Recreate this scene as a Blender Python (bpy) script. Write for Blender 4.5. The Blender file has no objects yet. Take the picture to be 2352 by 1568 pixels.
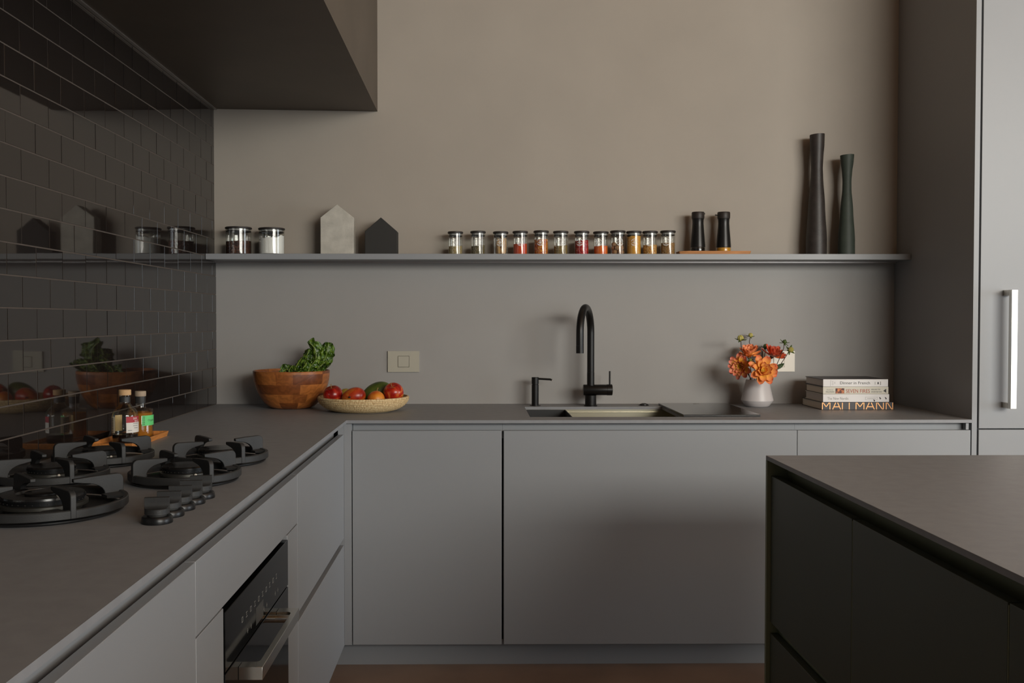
import bpy, math, random
from math import sin, cos, pi, radians, sqrt, atan2
from mathutils import Vector, Matrix, noise as mnoise

random.seed(7)
scene = bpy.context.scene
COL = scene.collection

# ------------------------------------------------------------------ camera
F, SX, YAW, PIT = 2211.5, -57.14, .00966, -.02322
CAM = (1.10807, -4.09139, 1.26169)
cd = bpy.data.cameras.new('camera')
cam = bpy.data.objects.new('camera', cd)
COL.objects.link(cam)
cd.sensor_width = 36
cd.lens = F / 2352 * 36
cd.shift_x = -SX / 2352
cd.clip_start = .05
cam.location = CAM
cam.rotation_euler = (pi / 2 + PIT, 0, -YAW)
scene.camera = cam

# ------------------------------------------------------------------ light
w = bpy.data.worlds.new('sky')
scene.world = w
w.use_nodes = True
wb = w.node_tree.nodes['Background']
wb.inputs[0].default_value = (.62, .72, .9, 1)
wb.inputs[1].default_value = .35

def area_light(name, loc, rot, sx, sy, power, col):
    l = bpy.data.lights.new(name, 'AREA')
    l.shape = 'RECTANGLE'
    l.size, l.size_y, l.energy, l.color = sx, sy, power, col
    o = bpy.data.objects.new(name, l)
    o.location = loc
    o.rotation_euler = rot
    COL.objects.link(o)
    return o

# the photograph is lit by glazing behind the camera on the right (it shows in the bar handle and
# the jars) and from the end of the aisle on the right (the fronts brighten that way)
WX0, WX1, WY, WZ0, WZ1 = 2.95, 7.9, -7.0, .3, 3.3    # garden window: sky above, garden below its middle
WZM = 2.07
area_light('window_sky_offscreen', ((WX0 + WX1) / 2, WY - .16, (WZM + WZ1) / 2), (radians(90), 0, 0),
           WX1 - WX0, WZ1 - WZM, 500, (1.0, .96, .90))
area_light('window_garden_offscreen', ((WX0 + WX1) / 2, WY - .16, (WZ0 + WZM) / 2), (radians(90), 0, 0),
           WX1 - WX0, WZM - WZ0, 95, (.96, .98, 1.0))
VX0, VX1, VZ0, VZ1 = .35, 1.95, .9, 2.4               # smaller unseen window, added for cool fill; only the sky shines through
DX, DY0, DY1, DZ1 = 8.6, -4.2, -1.0, 2.7             # glazed garden door at the end of the aisle
area_light('door_daylight_offscreen', (DX + .16, (DY0 + DY1) / 2, DZ1 / 2), (radians(90), 0, radians(90)),
           DY1 - DY0, DZ1 - .1, 265, (.84, .91, 1.0))

vs = scene.view_settings
vs.view_transform = 'Standard'
vs.look = 'None'
vs.gamma = 1
vs.use_curve_mapping = False
vs.exposure = -.12

# ------------------------------------------------------------------ helpers
def at(px, py, x=None, y=None, z=None):
    """point where the line of sight of a photo pixel meets a known plane"""
    X = (px - 1176 - SX) / F
    Z2 = -(py - 784) / F
    c, s = cos(PIT), sin(PIT)
    Y, Z = c - s * Z2, s + c * Z2
    c, s = cos(YAW), sin(YAW)
    d = (c * X + s * Y, -s * X + c * Y, Z)
    t = (x - CAM[0]) / d[0] if x is not None else (y - CAM[1]) / d[1] if y is not None else (z - CAM[2]) / d[2]
    return Vector((CAM[0] + t * d[0], CAM[1] + t * d[1], CAM[2] + t * d[2]))

def srgb(r, g, b):
    f = lambda c: (c / 255 / 12.92) if c <= 10 else ((c / 255 + .055) / 1.055) ** 2.4
    return (f(r), f(g), f(b))

MATS = {}
def M(name, col, rough=.5, metal=0., var=0., vscale=6., bump=0., bscale=80., spec=.5, coat=0., stretch=(1, 1, 1), sss=0.):
    m = bpy.data.materials.new(name)
    MATS[name] = m
    m.use_nodes = True
    nt = m.node_tree
    b = nt.nodes['Principled BSDF']
    b.inputs['Base Color'].default_value = (*col, 1)
    b.inputs['Roughness'].default_value = rough
    b.inputs['Metallic'].default_value = metal
    b.inputs['Specular IOR Level'].default_value = spec
    b.inputs['Coat Weight'].default_value = coat
    b.inputs['Coat Roughness'].default_value = .08
    tc = nt.nodes.new('ShaderNodeTexCoord')
    mp = nt.nodes.new('ShaderNodeMapping')
    mp.inputs['Scale'].default_value = stretch
    nt.links.new(tc.outputs['Object'], mp.inputs[0])
    if var:
        n = nt.nodes.new('ShaderNodeTexNoise')
        n.inputs['Scale'].default_value = vscale
        n.inputs['Detail'].default_value = 5
        nt.links.new(mp.outputs[0], n.inputs['Vector'])
        r = nt.nodes.new('ShaderNodeValToRGB')
        r.color_ramp.elements[0].position = .3
        r.color_ramp.elements[1].position = .7
        r.color_ramp.elements[0].color = (*[c * (1 - var) for c in col], 1)
        r.color_ramp.elements[1].color = (*[min(1, c * (1 + var)) for c in col], 1)
        nt.links.new(n.outputs['Fac'], r.inputs[0])
        nt.links.new(r.outputs[0], b.inputs['Base Color'])
    if bump:
        n2 = nt.nodes.new('ShaderNodeTexNoise')
        n2.inputs['Scale'].default_value = bscale
        n2.inputs['Detail'].default_value = 3
        nt.links.new(mp.outputs[0], n2.inputs['Vector'])
        bp = nt.nodes.new('ShaderNodeBump')
        bp.inputs['Strength'].default_value = bump
        bp.inputs['Distance'].default_value = .002
        nt.links.new(n2.outputs['Fac'], bp.inputs['Height'])
        nt.links.new(bp.outputs[0], b.inputs['Normal'])
    return m

def glass_mat(name, tint=(1, 1, 1), ior=1.45, rough=.0):
    """thin clear sheet: tinted see-through mixed with a mirror by Fresnel"""
    m = bpy.data.materials.new(name)
    MATS[name] = m
    m.use_nodes = True
    nt = m.node_tree
    nt.nodes.remove(nt.nodes['Principled BSDF'])
    t = nt.nodes.new('ShaderNodeBsdfTransparent')
    t.inputs[0].default_value = (*tint, 1)
    g = nt.nodes.new('ShaderNodeBsdfGlossy')
    g.inputs['Roughness'].default_value = rough
    fr = nt.nodes.new('ShaderNodeFresnel')
    fr.inputs[0].default_value = ior
    cl = nt.nodes.new('ShaderNodeMath')          # two thin faces: never a full mirror
    cl.operation = 'MINIMUM'
    cl.inputs[1].default_value = .30
    nt.links.new(fr.outputs[0], cl.inputs[0])
    mx = nt.nodes.new('ShaderNodeMixShader')
    nt.links.new(cl.outputs[0], mx.inputs[0])
    nt.links.new(t.outputs[0], mx.inputs[1])
    nt.links.new(g.outputs[0], mx.inputs[2])
    nt.links.new(mx.outputs[0], nt.nodes['Material Output'].inputs[0])
    return m

def ramp_mat(name, stops, rough=.5, src='v', scale=1., distort=0., bump=0., bscale=100., spec=.5):
    """colour runs along the UV (v) or along a noise / voronoi field"""
    m = M(name, stops[0][1], rough=rough, bump=bump, bscale=bscale, spec=spec)
    nt = m.node_tree
    b = nt.nodes['Principled BSDF']
    r = nt.nodes.new('ShaderNodeValToRGB')
    cr = r.color_ramp
    while len(cr.elements) < len(stops):
        cr.elements.new(.5)
    for e, (p, c) in zip(cr.elements, stops):
        e.position = p
        e.color = (*c, 1)
    tc = nt.nodes.new('ShaderNodeTexCoord')
    if src == 'v':
        sp = nt.nodes.new('ShaderNodeSeparateXYZ')
        nt.links.new(tc.outputs['UV'], sp.inputs[0])
        nt.links.new(sp.outputs['Y'], r.inputs[0])
    elif src == 'voronoi':
        v = nt.nodes.new('ShaderNodeTexVoronoi')
        v.inputs['Scale'].default_value = scale
        sp = nt.nodes.new('ShaderNodeSeparateColor')
        nt.links.new(tc.outputs['Object'], v.inputs['Vector'])
        nt.links.new(v.outputs['Color'], sp.inputs[0])
        nt.links.new(sp.outputs[0], r.inputs[0])
        bp = nt.nodes.new('ShaderNodeBump')
        bp.inputs['Strength'].default_value = .8
        bp.inputs['Distance'].default_value = .003
        bp.invert = True
        nt.links.new(v.outputs['Distance'], bp.inputs['Height'])
        nt.links.new(bp.outputs[0], b.inputs['Normal'])
    else:
        n = nt.nodes.new('ShaderNodeTexNoise')
        n.inputs['Scale'].default_value = scale
        n.inputs['Detail'].default_value = 6
        n.inputs['Distortion'].default_value = distort
        nt.links.new(tc.outputs['Object'], n.inputs['Vector'])
        nt.links.new(n.outputs['Fac'], r.inputs[0])
    nt.links.new(r.outputs[0], b.inputs['Base Color'])
    return m

class MB:
    def __init__(s):
        s.v, s.f, s.uv = [], [], {}
    def box(s, x0, x1, y0, y1, z0, z1):
        n = len(s.v)
        s.v += [(x, y, z) for z in (z0, z1) for y in (y0, y1) for x in (x0, x1)]
        s.f += [tuple(n + i for i in q) for q in ((0, 2, 3, 1), (4, 5, 7, 6), (0, 1, 5, 4), (2, 6, 7, 3), (0, 4, 6, 2), (1, 3, 7, 5))]
        return s
    def lathe(s, prof, seg=32, c=(0, 0, 0), sy=1., close=False, axis='z', ang0=0., ang1=2 * pi):
        n = len(s.v)
        full = abs(ang1 - ang0 - 2 * pi) < 1e-6
        cols = seg if full else seg + 1
        L = [0.]
        for a, b in zip(prof, prof[1:]):
            L.append(L[-1] + max(1e-9, sqrt((a[0] - b[0]) ** 2 + (a[1] - b[1]) ** 2)))
        for i in range(cols):
            a = ang0 + (ang1 - ang0) * i / seg
            for (r, z) in prof:
                p = (r * cos(a), r * sin(a) * sy, z)
                if axis == 'x':
                    p = (p[2], p[0], p[1])
                elif axis == 'y':
                    p = (p[0], p[2], -p[1])
                s.v.append((c[0] + p[0], c[1] + p[1], c[2] + p[2]))
        k = len(prof)
        for i in range(seg):
            i2 = (i + 1) % cols
            for j in range(k - 1):
                fi = len(s.f)
                s.f.append((n + i * k + j, n + i2 * k + j, n + i2 * k + j + 1, n + i * k + j + 1))
                s.uv[fi] = [(i / seg, L[j] / L[-1]), ((i + 1) / seg, L[j] / L[-1]), ((i + 1) / seg, L[j + 1] / L[-1]), (i / seg, L[j + 1] / L[-1])]
        return s
    def tube(s, pts, r, seg=12, cap=True):
        n = len(s.v)
        pts = [Vector(p) for p in pts]
        rs = r if isinstance(r, (list, tuple)) else [r] * len(pts)
        up = None
        for i, p in enumerate(pts):
            t = (pts[min(i + 1, len(pts) - 1)] - pts[max(i - 1, 0)]).normalized()
            if up is None:
                up = Vector((0, 0, 1)) if abs(t.z) < .9 else Vector((1, 0, 0))
            a = t.cross(up).normalized()
            up = a.cross(t).normalized()
            for k in range(seg):
                q = p + (a * cos(2 * pi * k / seg) + up * sin(2 * pi * k / seg)) * rs[i]
                s.v.append(tuple(q))
        for i in range(len(pts) - 1):
            for k in range(seg):
                k2 = (k + 1) % seg
                s.f.append((n + i * seg + k, n + i * seg + k2, n + (i + 1) * seg + k2, n + (i + 1) * seg + k))
        if cap:
            s.f.append(tuple(n + k for k in range(seg))[::-1])
            s.f.append(tuple(n + (len(pts) - 1) * seg + k for k in range(seg)))
        return s
    def prism(s, poly, h0, h1, fn=None):
        """poly in (u,v), swept along w from h0 to h1; fn maps (u,v,w) to xyz"""
        fn = fn or (lambda u, v, w: (u, v, w))
        n, k = len(s.v), len(poly)
        s.v += [fn(u, v, h0) for u, v in poly] + [fn(u, v, h1) for u, v in poly]
        s.f.append(tuple(range(n, n + k))[::-1])
        s.f.append(tuple(range(n + k, n + 2 * k)))
        for i in range(k):
            j = (i + 1) % k
            s.f.append((n + i, n + j, n + k + j, n + k + i))
        return s
    def grid(s, fn, nu, nv):
        n = len(s.v)
        for i in range(nu + 1):
            for j in range(nv + 1):
                s.v.append(tuple(fn(i / nu, j / nv)))
        for i in range(nu):
            for j in range(nv):
                fi = len(s.f)
                a = n + i * (nv + 1) + j
                s.f.append((a, a + nv + 1, a + nv + 2, a + 1))
                s.uv[fi] = [(j / nv, i / nu), (j / nv, (i + 1) / nu), ((j + 1) / nv, (i + 1) / nu), ((j + 1) / nv, i / nu)]
        return s
    def ball(s, c, r, seg=16, rings=10, sc=(1, 1, 1)):
        prof = [(max(1e-5, sin(pi * i / rings)) * r, -cos(pi * i / rings) * r) for i in range(rings + 1)]
        n = len(s.v)
        s.lathe(prof, seg)
        for i in range(n, len(s.v)):
            p = s.v[i]
            s.v[i] = (c[0] + p[0] * sc[0], c[1] + p[1] * sc[1], c[2] + p[2] * sc[2])
        return s
    def mesh(s, name, smooth=35):
        me = bpy.data.meshes.new(name)
        me.from_pydata(s.v, [], s.f)
        if s.uv:
            ul = me.uv_layers.new(name='UVMap')
            for fi, us in s.uv.items():
                for li, u in zip(me.polygons[fi].loop_indices, us):
                    ul.data[li].uv = u
        import bmesh
        bm = bmesh.new()
        bm.from_mesh(me)
        bmesh.ops.recalc_face_normals(bm, faces=bm.faces)
        bm.to_mesh(me)
        bm.free()
        if smooth:
            me.polygons.foreach_set('use_smooth', [True] * len(me.polygons))
            me.set_sharp_from_angle(angle=radians(smooth))
        me.update()
        return me
    def build(s, name, mat, parent=None, smooth=35, bevel=0., seg=2):
        me = s.mesh(name, smooth)
        o = bpy.data.objects.new(name, me)
        me.materials.append(MATS[mat])
        COL.objects.link(o)
        if parent is not None:
            o.parent = parent
        if bevel:
            md = o.modifiers.new('bevel', 'BEVEL')
            md.width = bevel
            md.segments = seg
            md.limit_method = 'ANGLE'
            md.angle_limit = radians(40)
            md.harden_normals = False
        return o

def box(name, mat, x0, x1, y0, y1, z0, z1, parent=None, bevel=0.):
    return MB().box(x0, x1, y0, y1, z0, z1).build(name, mat, parent, bevel=bevel)

def tag(o, label, cat, group=None):
    o['label'] = label
    o['category'] = cat
    if group:
        o['group'] = group
    return o

def thing(name, label, cat, loc=(0, 0, 0), rz=0., group=None):
    o = bpy.data.objects.new(name, None)
    o.empty_display_size = .05
    o.location = loc
    o.rotation_euler = (0, 0, rz)
    COL.objects.link(o)
    return tag(o, label, cat, group)

def struct(o):
    o['kind'] = 'structure'
    return o

def local(o, x, y, z):
    return (x - o.location.x, y - o.location.y, z - o.location.z)

def text_geo(s, height):
    """flat letter outlines, lower-left at 0,0, capital height = height"""
    cu = bpy.data.curves.new('t', 'FONT')
    cu.body = s
    cu.size = 1
    cu.resolution_u = 3
    o = bpy.data.objects.new('t', cu)
    COL.objects.link(o)
    me = bpy.data.meshes.new_from_object(o)
    v = [tuple(p.co) for p in me.vertices]
    f = [tuple(p.vertices) for p in me.polygons]
    bpy.data.objects.remove(o)
    bpy.data.curves.remove(cu)
    bpy.data.meshes.remove(me)
    x0 = min(p[0] for p in v)
    k = height / .69
    v = [((p[0] - x0) * k, p[1] * k) for p in v]
    return v, f, max(p[0] for p in v)

def add_text(mb, s, height, fn, width=None, rot90=False):
    v, f, wd = text_geo(s, height)
    kx = width / wd if width else 1.
    n = len(mb.v)
    for (a, b) in v:
        a *= kx
        if rot90:
            a, b = -b, a
        mb.v.append(tuple(fn(a, b)))
    mb.f += [tuple(n + i for i in q) for q in f]
    return wd * kx

# ------------------------------------------------------------------ materials
M('splash_paint', srgb(153, 150, 147), .55, var=.03, vscale=3., bump=.04, bscale=120)
M('wall_paint', srgb(161, 152, 141), .62, var=.04, vscale=3., bump=.05, bscale=120)
M('front_lacquer', srgb(141, 143, 146), .42, var=.012, vscale=2., bump=.02, bscale=200)
M('worktop_stone', srgb(136, 137, 140), .5, var=.06, vscale=30., bump=.03, bscale=300)
M('black_tile', srgb(28, 23, 21), .03, var=.15, vscale=4., bump=.03, bscale=7., spec=.6)
M('grout', srgb(84, 74, 66), .85, var=.1, vscale=40)
M('hood_dark', srgb(80, 69, 57), .5, var=.1, vscale=5)
M('aluminium', srgb(190, 184, 180), .35, metal=.9)
M('floor_concrete', srgb(132, 108, 90), .35, var=.22, vscale=3., bump=.05, bscale=30)
M('ceiling_wood', srgb(184, 140, 92), .6, var=.15, vscale=4, stretch=(1, 12, 1))
M('room_wall', srgb(140, 132, 122), .7, var=.03)
M('frame_black', srgb(40, 40, 40), .4)
glass_mat('window_glass', (.97, .98, .97))
M('cast_iron', srgb(44, 44, 44), .5, var=.12, vscale=40, bump=.10, bscale=420)
M('black_steel', srgb(30, 30, 31), .32, metal=.4, var=.1, vscale=20)
M('burner_enamel', srgb(26, 24, 23), .25, var=.2, vscale=20)
M('burner_steel', srgb(120, 118, 112), .35, metal=.9)
M('tap_black', srgb(27, 25, 24), .36, metal=.35, spec=.5)
M('stainless', srgb(205, 198, 176), .28, metal=1., bump=.03, bscale=300, stretch=(1, 40, 40))
M('handle_steel', srgb(222, 219, 211), .22, metal=1.)
M('black_glass', srgb(10, 10, 10), .08, spec=.12)
M('board_glass', srgb(30, 29, 28), .05, spec=.6)
M('sink_black', srgb(30, 30, 31), .45)
M('oven_print', srgb(140, 140, 136), .5)
M('oven_display', srgb(62, 62, 60), .3)
M('green_front', srgb(72, 77, 63), .45, var=.03, vscale=3)
M('olive_panel', srgb(128, 132, 104), .5, var=.03)
M('oven_steel', srgb(60, 58, 56), .6)
M('switch_plate', srgb(176, 171, 156), .4)
M('socket_white', srgb(236, 228, 214), .4)
M('concrete_pale', srgb(186, 181, 170), .75, var=.16, vscale=22, bump=.15, bscale=150)
M('matt_black', srgb(40, 38, 35), .7, var=.05)
M('lid_black', srgb(42, 36, 33), .5, var=.1, stretch=(1, 10, 1), vscale=30)
M('seal_grey', srgb(150, 148, 145), .4)
glass_mat('jar_glass', (.97, .98, .96), 1.62, .03)
M('print_white', srgb(228, 226, 220), .6)
M('board_wood', srgb(196, 138, 88), .5, var=.2, vscale=7, stretch=(2, 22, 22))
M('tray_wood', srgb(204, 132, 66), .45, var=.2, vscale=7, stretch=(22, 3, 22))
M('dispenser_black', srgb(34, 33, 32), .33, metal=.4)
M('dispenser_rim', srgb(110, 102, 90), .35, metal=.9)
M('vase_brown', srgb(50, 44, 41), .48, var=.25, vscale=30)
M('vase_green', srgb(58, 66, 58), .6, var=.1, vscale=30)
M('vase_white', srgb(206, 200, 200), .38, var=.02)
M('paper', srgb(214, 204, 188), .8, bump=.3, bscale=60, stretch=(1, 1, 30))
M('paper_grey', srgb(198, 192, 186), .8, bump=.3, bscale=60, stretch=(1, 1, 30))
M('cover_white', srgb(232, 228, 226), .45)
M('cover_cream', srgb(214, 208, 192), .45)
M('cover_black', srgb(54, 48, 50), .4)
M('ink_dark', srgb(58, 56, 58), .6)
M('ink_grey', srgb(150, 146, 142), .6)
M('ink_red', srgb(176, 72, 44), .6)
M('foil_copper', srgb(240, 172, 112), .3, metal=.5)
ramp_mat('photo_fire', [(.35, srgb(40, 22, 18)), (.5, srgb(150, 70, 34)), (.62, srgb(240, 150, 80))], src='noise', scale=90)
M('cork', srgb(206, 166, 120), .7, var=.1, vscale=60)
M('cork_grey', srgb(172, 152, 130), .7, var=.1, vscale=60)
M('capsule_dark', srgb(48, 47, 46), .45)
M('label_cream', srgb(214, 204, 176), .6)
M('label_red', srgb(176, 44, 56), .55)
M('label_white', srgb(226, 222, 214), .6)
M('label_green', srgb(104, 212, 124), .55)
glass_mat('bottle_glass', (.95, .95, .90), 1.6, .03)
def oil_mat():
    m = glass_mat('oil_amber', (.9, .66, .3), 1.3, .05)
    nt = m.node_tree
    d = nt.nodes.new('ShaderNodeBsdfDiffuse')
    d.inputs[0].default_value = (*srgb(196, 132, 48), 1)
    mx = nt.nodes.new('ShaderNodeMixShader')
    mx.inputs[0].default_value = .55
    out = nt.nodes['Material Output']
    nt.links.new(out.inputs[0].links[0].from_socket, mx.inputs[1])
    nt.links.new(d.outputs[0], mx.inputs[2])
    nt.links.new(mx.outputs[0], out.inputs[0])
oil_mat()
M('label_back', srgb(186, 160, 112), .7)
M('vinegar_dark', srgb(22, 16, 14), .15)
M('oil_gold', srgb(206, 148, 40), .3)
# bowl: staves of acacia, each stave its own brown
def bowl_mat():
    m = M('bowl_wood', srgb(140, 74, 32), .38, bump=.1, bscale=120, coat=.15)
    nt = m.node_tree
    b = nt.nodes['Principled BSDF']
    tc = nt.nodes.new('ShaderNodeTexCoord')
    mp = nt.nodes.new('ShaderNodeMapping')
    mp.inputs['Scale'].default_value = (7, 3.1, 1)
    nt.links.new(tc.outputs['UV'], mp.inputs[0])
    br = nt.nodes.new('ShaderNodeTexBrick')
    br.inputs['Scale'].default_value = 1
    br.inputs['Mortar Size'].default_value = 0.0
    br.offset = .37
    br.squash = 1.5
    br.squash_frequency = 2
    br.inputs['Color1'].default_value = (*srgb(190, 118, 58), 1)
    br.inputs['Color2'].default_value = (*srgb(98, 48, 20), 1)
    br.inputs['Mortar'].default_value = (*srgb(70, 34, 16), 1)
    br.inputs['Bias'].default_value = -.1
    nt.links.new(mp.outputs[0], br.inputs['Vector'])
    wv = nt.nodes.new('ShaderNodeTexWave')
    wv.wave_type = 'RINGS'
    wv.inputs['Scale'].default_value = 14
    wv.inputs['Distortion'].default_value = 11
    wv.inputs['Detail'].default_value = 4
    wv.inputs['Detail Scale'].default_value = 2
    nt.links.new(tc.outputs['Object'], wv.inputs['Vector'])
    r = nt.nodes.new('ShaderNodeValToRGB')
    r.color_ramp.elements[0].color = (.55, .5, .45, 1)
    r.color_ramp.elements[1].color = (1.15, 1.1, 1.05, 1)
    nt.links.new(wv.outputs['Fac'], r.inputs[0])
    mx = nt.nodes.new('ShaderNodeMix')
    mx.data_type = 'RGBA'
    mx.blend_type = 'MULTIPLY'
    mx.inputs['Factor'].default_value = .45
    nt.links.new(br.outputs['Color'], mx.inputs['A'])
    nt.links.new(r.outputs[0], mx.inputs['B'])
    nt.links.new(mx.outputs['Result'], b.inputs['Base Color'])
bowl_mat()
def basket_mat():
    m = M('basket_straw', srgb(206, 172, 122), .8)
    nt = m.node_tree
    b = nt.nodes['Principled BSDF']
    tc = nt.nodes.new('ShaderNodeTexCoord')
    mp = nt.nodes.new('ShaderNodeMapping')
    mp.inputs['Scale'].default_value = (220, 30, 1)
    nt.links.new(tc.outputs['UV'], mp.inputs[0])
    n = nt.nodes.new('ShaderNodeTexNoise')
    n.inputs['Scale'].default_value = 1
    n.inputs['Detail'].default_value = 4
    nt.links.new(mp.outputs[0], n.inputs['Vector'])
    r = nt.nodes.new('ShaderNodeValToRGB')
    r.color_ramp.elements[0].position = .3
    r.color_ramp.elements[0].color = (*srgb(176, 140, 94), 1)
    r.color_ramp.elements[1].position = .68
    r.color_ramp.elements[1].color = (*srgb(232, 208, 160), 1)
    nt.links.new(n.outputs['Fac'], r.inputs[0])
    nt.links.new(r.outputs[0], b.inputs['Base Color'])
    bp = nt.nodes.new('ShaderNodeBump')
    bp.inputs['Strength'].default_value = .7
    bp.inputs['Distance'].default_value = .003
    nt.links.new(n.outputs['Fac'], bp.inputs['Height'])
    nt.links.new(bp.outputs[0], b.inputs['Normal'])
basket_mat()
ramp_mat('apple_red', [(.36, srgb(120, 16, 14)), (.56, srgb(170, 30, 20)), (.68, srgb(196, 92, 40))], .25, 'noise', 16, 1.5)
ramp_mat('apple_blush', [(.34, srgb(150, 24, 18)), (.5, srgb(186, 50, 24)), (.66, srgb(214, 134, 60))], .25, 'noise', 18, 2.)
ramp_mat('mango_red', [(.36, srgb(140, 24, 14)), (.52, srgb(176, 58, 24)), (.64, srgb(200, 132, 46))], .32, 'noise', 14, 1.)
ramp_mat('mango_green', [(.35, srgb(58, 72, 28)), (.65, srgb(92, 104, 40))], .4, 'noise', 14)
ramp_mat('pear_orange', [(.35, srgb(196, 84, 28)), (.6, srgb(222, 140, 44))], .4, 'noise', 22)
ramp_mat('lime_yellow', [(.35, srgb(150, 128, 40)), (.65, srgb(196, 164, 60))], .4, 'noise', 22)
M('stalk', srgb(150, 116, 70), .7)
ramp_mat('chard_leaf', [(.32, srgb(30, 48, 10)), (.52, srgb(68, 98, 22)), (.7, srgb(122, 146, 50))], .36, 'noise', 60, .5, bump=.6, bscale=130)
M('chard_rib', srgb(150, 166, 80), .4)
ramp_mat('petal_peach', [(.0, srgb(246, 202, 70)), (.45, srgb(250, 188, 84)), (.8, srgb(248, 160, 96)), (1., srgb(238, 122, 92))], .5, 'v')
ramp_mat('petal_pink', [(.0, srgb(246, 206, 60)), (.5, srgb(246, 188, 70)), (.78, srgb(246, 150, 110)), (1., srgb(238, 126, 112))], .5, 'v')
ramp_mat('petal_red', [(.0, srgb(240, 160, 60)), (.45, srgb(238, 118, 62)), (1., srgb(230, 100, 76))], .5, 'v')
ramp_mat('petal_salmon', [(.0, srgb(244, 188, 74)), (.4, srgb(246, 170, 92)), (1., srgb(242, 140, 96))], .5, 'v')
M('dahlia_eye', srgb(206, 168, 50), .7, var=.3, vscale=200)
M('dahlia_stem', srgb(70, 48, 34), .6)
M('bud_green', srgb(70, 88, 36), .5, var=.2, vscale=60)
M('bud_pale', srgb(186, 176, 96), .5, var=.15, vscale=90)
M('leaf_green', srgb(66, 86, 52), .45, var=.2, vscale=50)

# ------------------------------------------------------------------ room
ZC = .9016                       # worktop height
TX = 2.8827                      # tall cabinet side
FY, FX = -.657, .630             # planes of the door fronts (back run, left run)
CEIL = 3.7
RX, RY = DX, WY

struct(box('floor', 'floor_concrete', -.2, RX + .2, RY - .25, .2, -.12, 0))
struct(box('ceiling', 'ceiling_wood', -.2, RX + .2, RY - .25, .2, CEIL, CEIL + .12))
wall_back = struct(box('wall_back', 'splash_paint', -.2, RX + .2, 0, .2, 0, CEIL))
box('plaster_panel', 'wall_paint', .0, TX, -.02, .0, 1.4995, CEIL, wall_back)
box('panel_edge_trim', 'aluminium', .0, TX - .002, -.0225, -.0201, 1.4990, 1.5046, wall_back)
wall_left = struct(box('wall_left', 'grout', -.2, -.0014, RY, 0, 0, CEIL))
wr = MB().box(RX, RX + .2, RY, DY0, 0, CEIL).box(RX, RX + .2, DY1, 0, 0, CEIL).box(RX, RX + .2, DY0, DY1, DZ1, CEIL)
struct(wr.build('wall_right', 'room_wall'))
gd = MB()
for y in (DY0 + .03, DY1 - .03):
    gd.box(RX + .04, RX + .1, y - .03, y + .03, 0, DZ1)
gd.box(RX + .04, RX + .1, DY0 + .06, DY1 - .06, DZ1 - .06, DZ1).box(RX + .04, RX + .1, DY0 + .06, DY1 - .06, 0, .06)
gdoor = struct(gd.build('door_1', 'frame_black'))
ym = (DY0 + DY1) / 2
box('mullion', 'frame_black', RX + .04, RX + .1, ym - .03, ym + .03, .06, DZ1 - .06, gdoor)
for (a, b) in ((DY0 + .06, ym - .03), (ym + .03, DY1 - .06)):
    box('pane', 'window_glass', RX + .068, RX + .072, a, b, .06, DZ1 - .06, gdoor)
wf = MB()
wf.box(-.2, VX0, RY - .2, RY, 0, CEIL).box(VX1, WX0, RY - .2, RY, 0, CEIL).box(WX1, RX + .2, RY - .2, RY, 0, CEIL)
wf.box(WX0, WX1, RY - .2, RY, 0, WZ0).box(WX0, WX1, RY - .2, RY, WZ1, CEIL)
wf.box(VX0, VX1, RY - .2, RY, 0, VZ0).box(VX0, VX1, RY - .2, RY, VZ1, CEIL)
struct(wf.build('wall_front', 'room_wall'))
def glazing(name, x0, x1, z0_, z1_, npane):
    m = MB()
    for x in (x0 + .03, x1 - .03):
        m.box(x - .03, x + .03, RY - .12, RY - .05, z0_, z1_)
    for z in (z0_ + .03, z1_ - .03):
        m.box(x0 + .06, x1 - .06, RY - .12, RY - .05, z - .03, z + .03)
    o = struct(m.build(name, 'frame_black'))
    pw = (x1 - x0 - .12) / npane
    for i in range(npane):
        xa = x0 + .06 + i * pw
        if i:
            box('mullion', 'frame_black', xa - .025, xa + .025, RY - .12, RY - .05, z0_ + .06, z1_ - .06, o)
        box('pane', 'window_glass', xa + .025, xa + pw - .025, RY - .088, RY - .084, z0_ + .06, z1_ - .06, o)
glazing('window_1', WX0, WX1, WZ0, WZ1, 3)
glazing('added_fill_window', VX0, VX1, VZ0, VZ1, 2)  # unseen opening, added to let in cool fill from the sky

# tiles of the left wall: each one a piece of its own, laid in half bond
TW, TH, GJ = .1525, .0772, .0036
Z0T = .9815
HOODZ = 2.138
def tile_mesh(wd, ht):
    b = MB()
    e, t = .0002, .0065
    y0, y1, z0, z1 = -wd, 0., 0., ht
    b.v += [(-t, y, z) for z in (z0, z1) for y in (y0, y1)]
    b.v += [(-.0002, y, z) for z in (z0, z1) for y in (y0, y1)]
    b.v += [(0, y, z) for z in (z0 + e, z1 - e) for y in (y0 + e, y1 - e)]
    b.f += [(8, 9, 11, 10), (4, 5, 9, 8), (6, 10, 11, 7), (4, 8, 10, 6), (5, 7, 11, 9),
            (0, 1, 5, 4), (2, 6, 7, 3), (0, 4, 6, 2), (1, 3, 7, 5)]
    me = b.mesh('tile', smooth=0)
    me.materials.append(MATS['black_tile'])
    return me
full = tile_mesh(TW - GJ, TH - GJ)
cache = {}
tiles = []
rest = MB()
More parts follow.
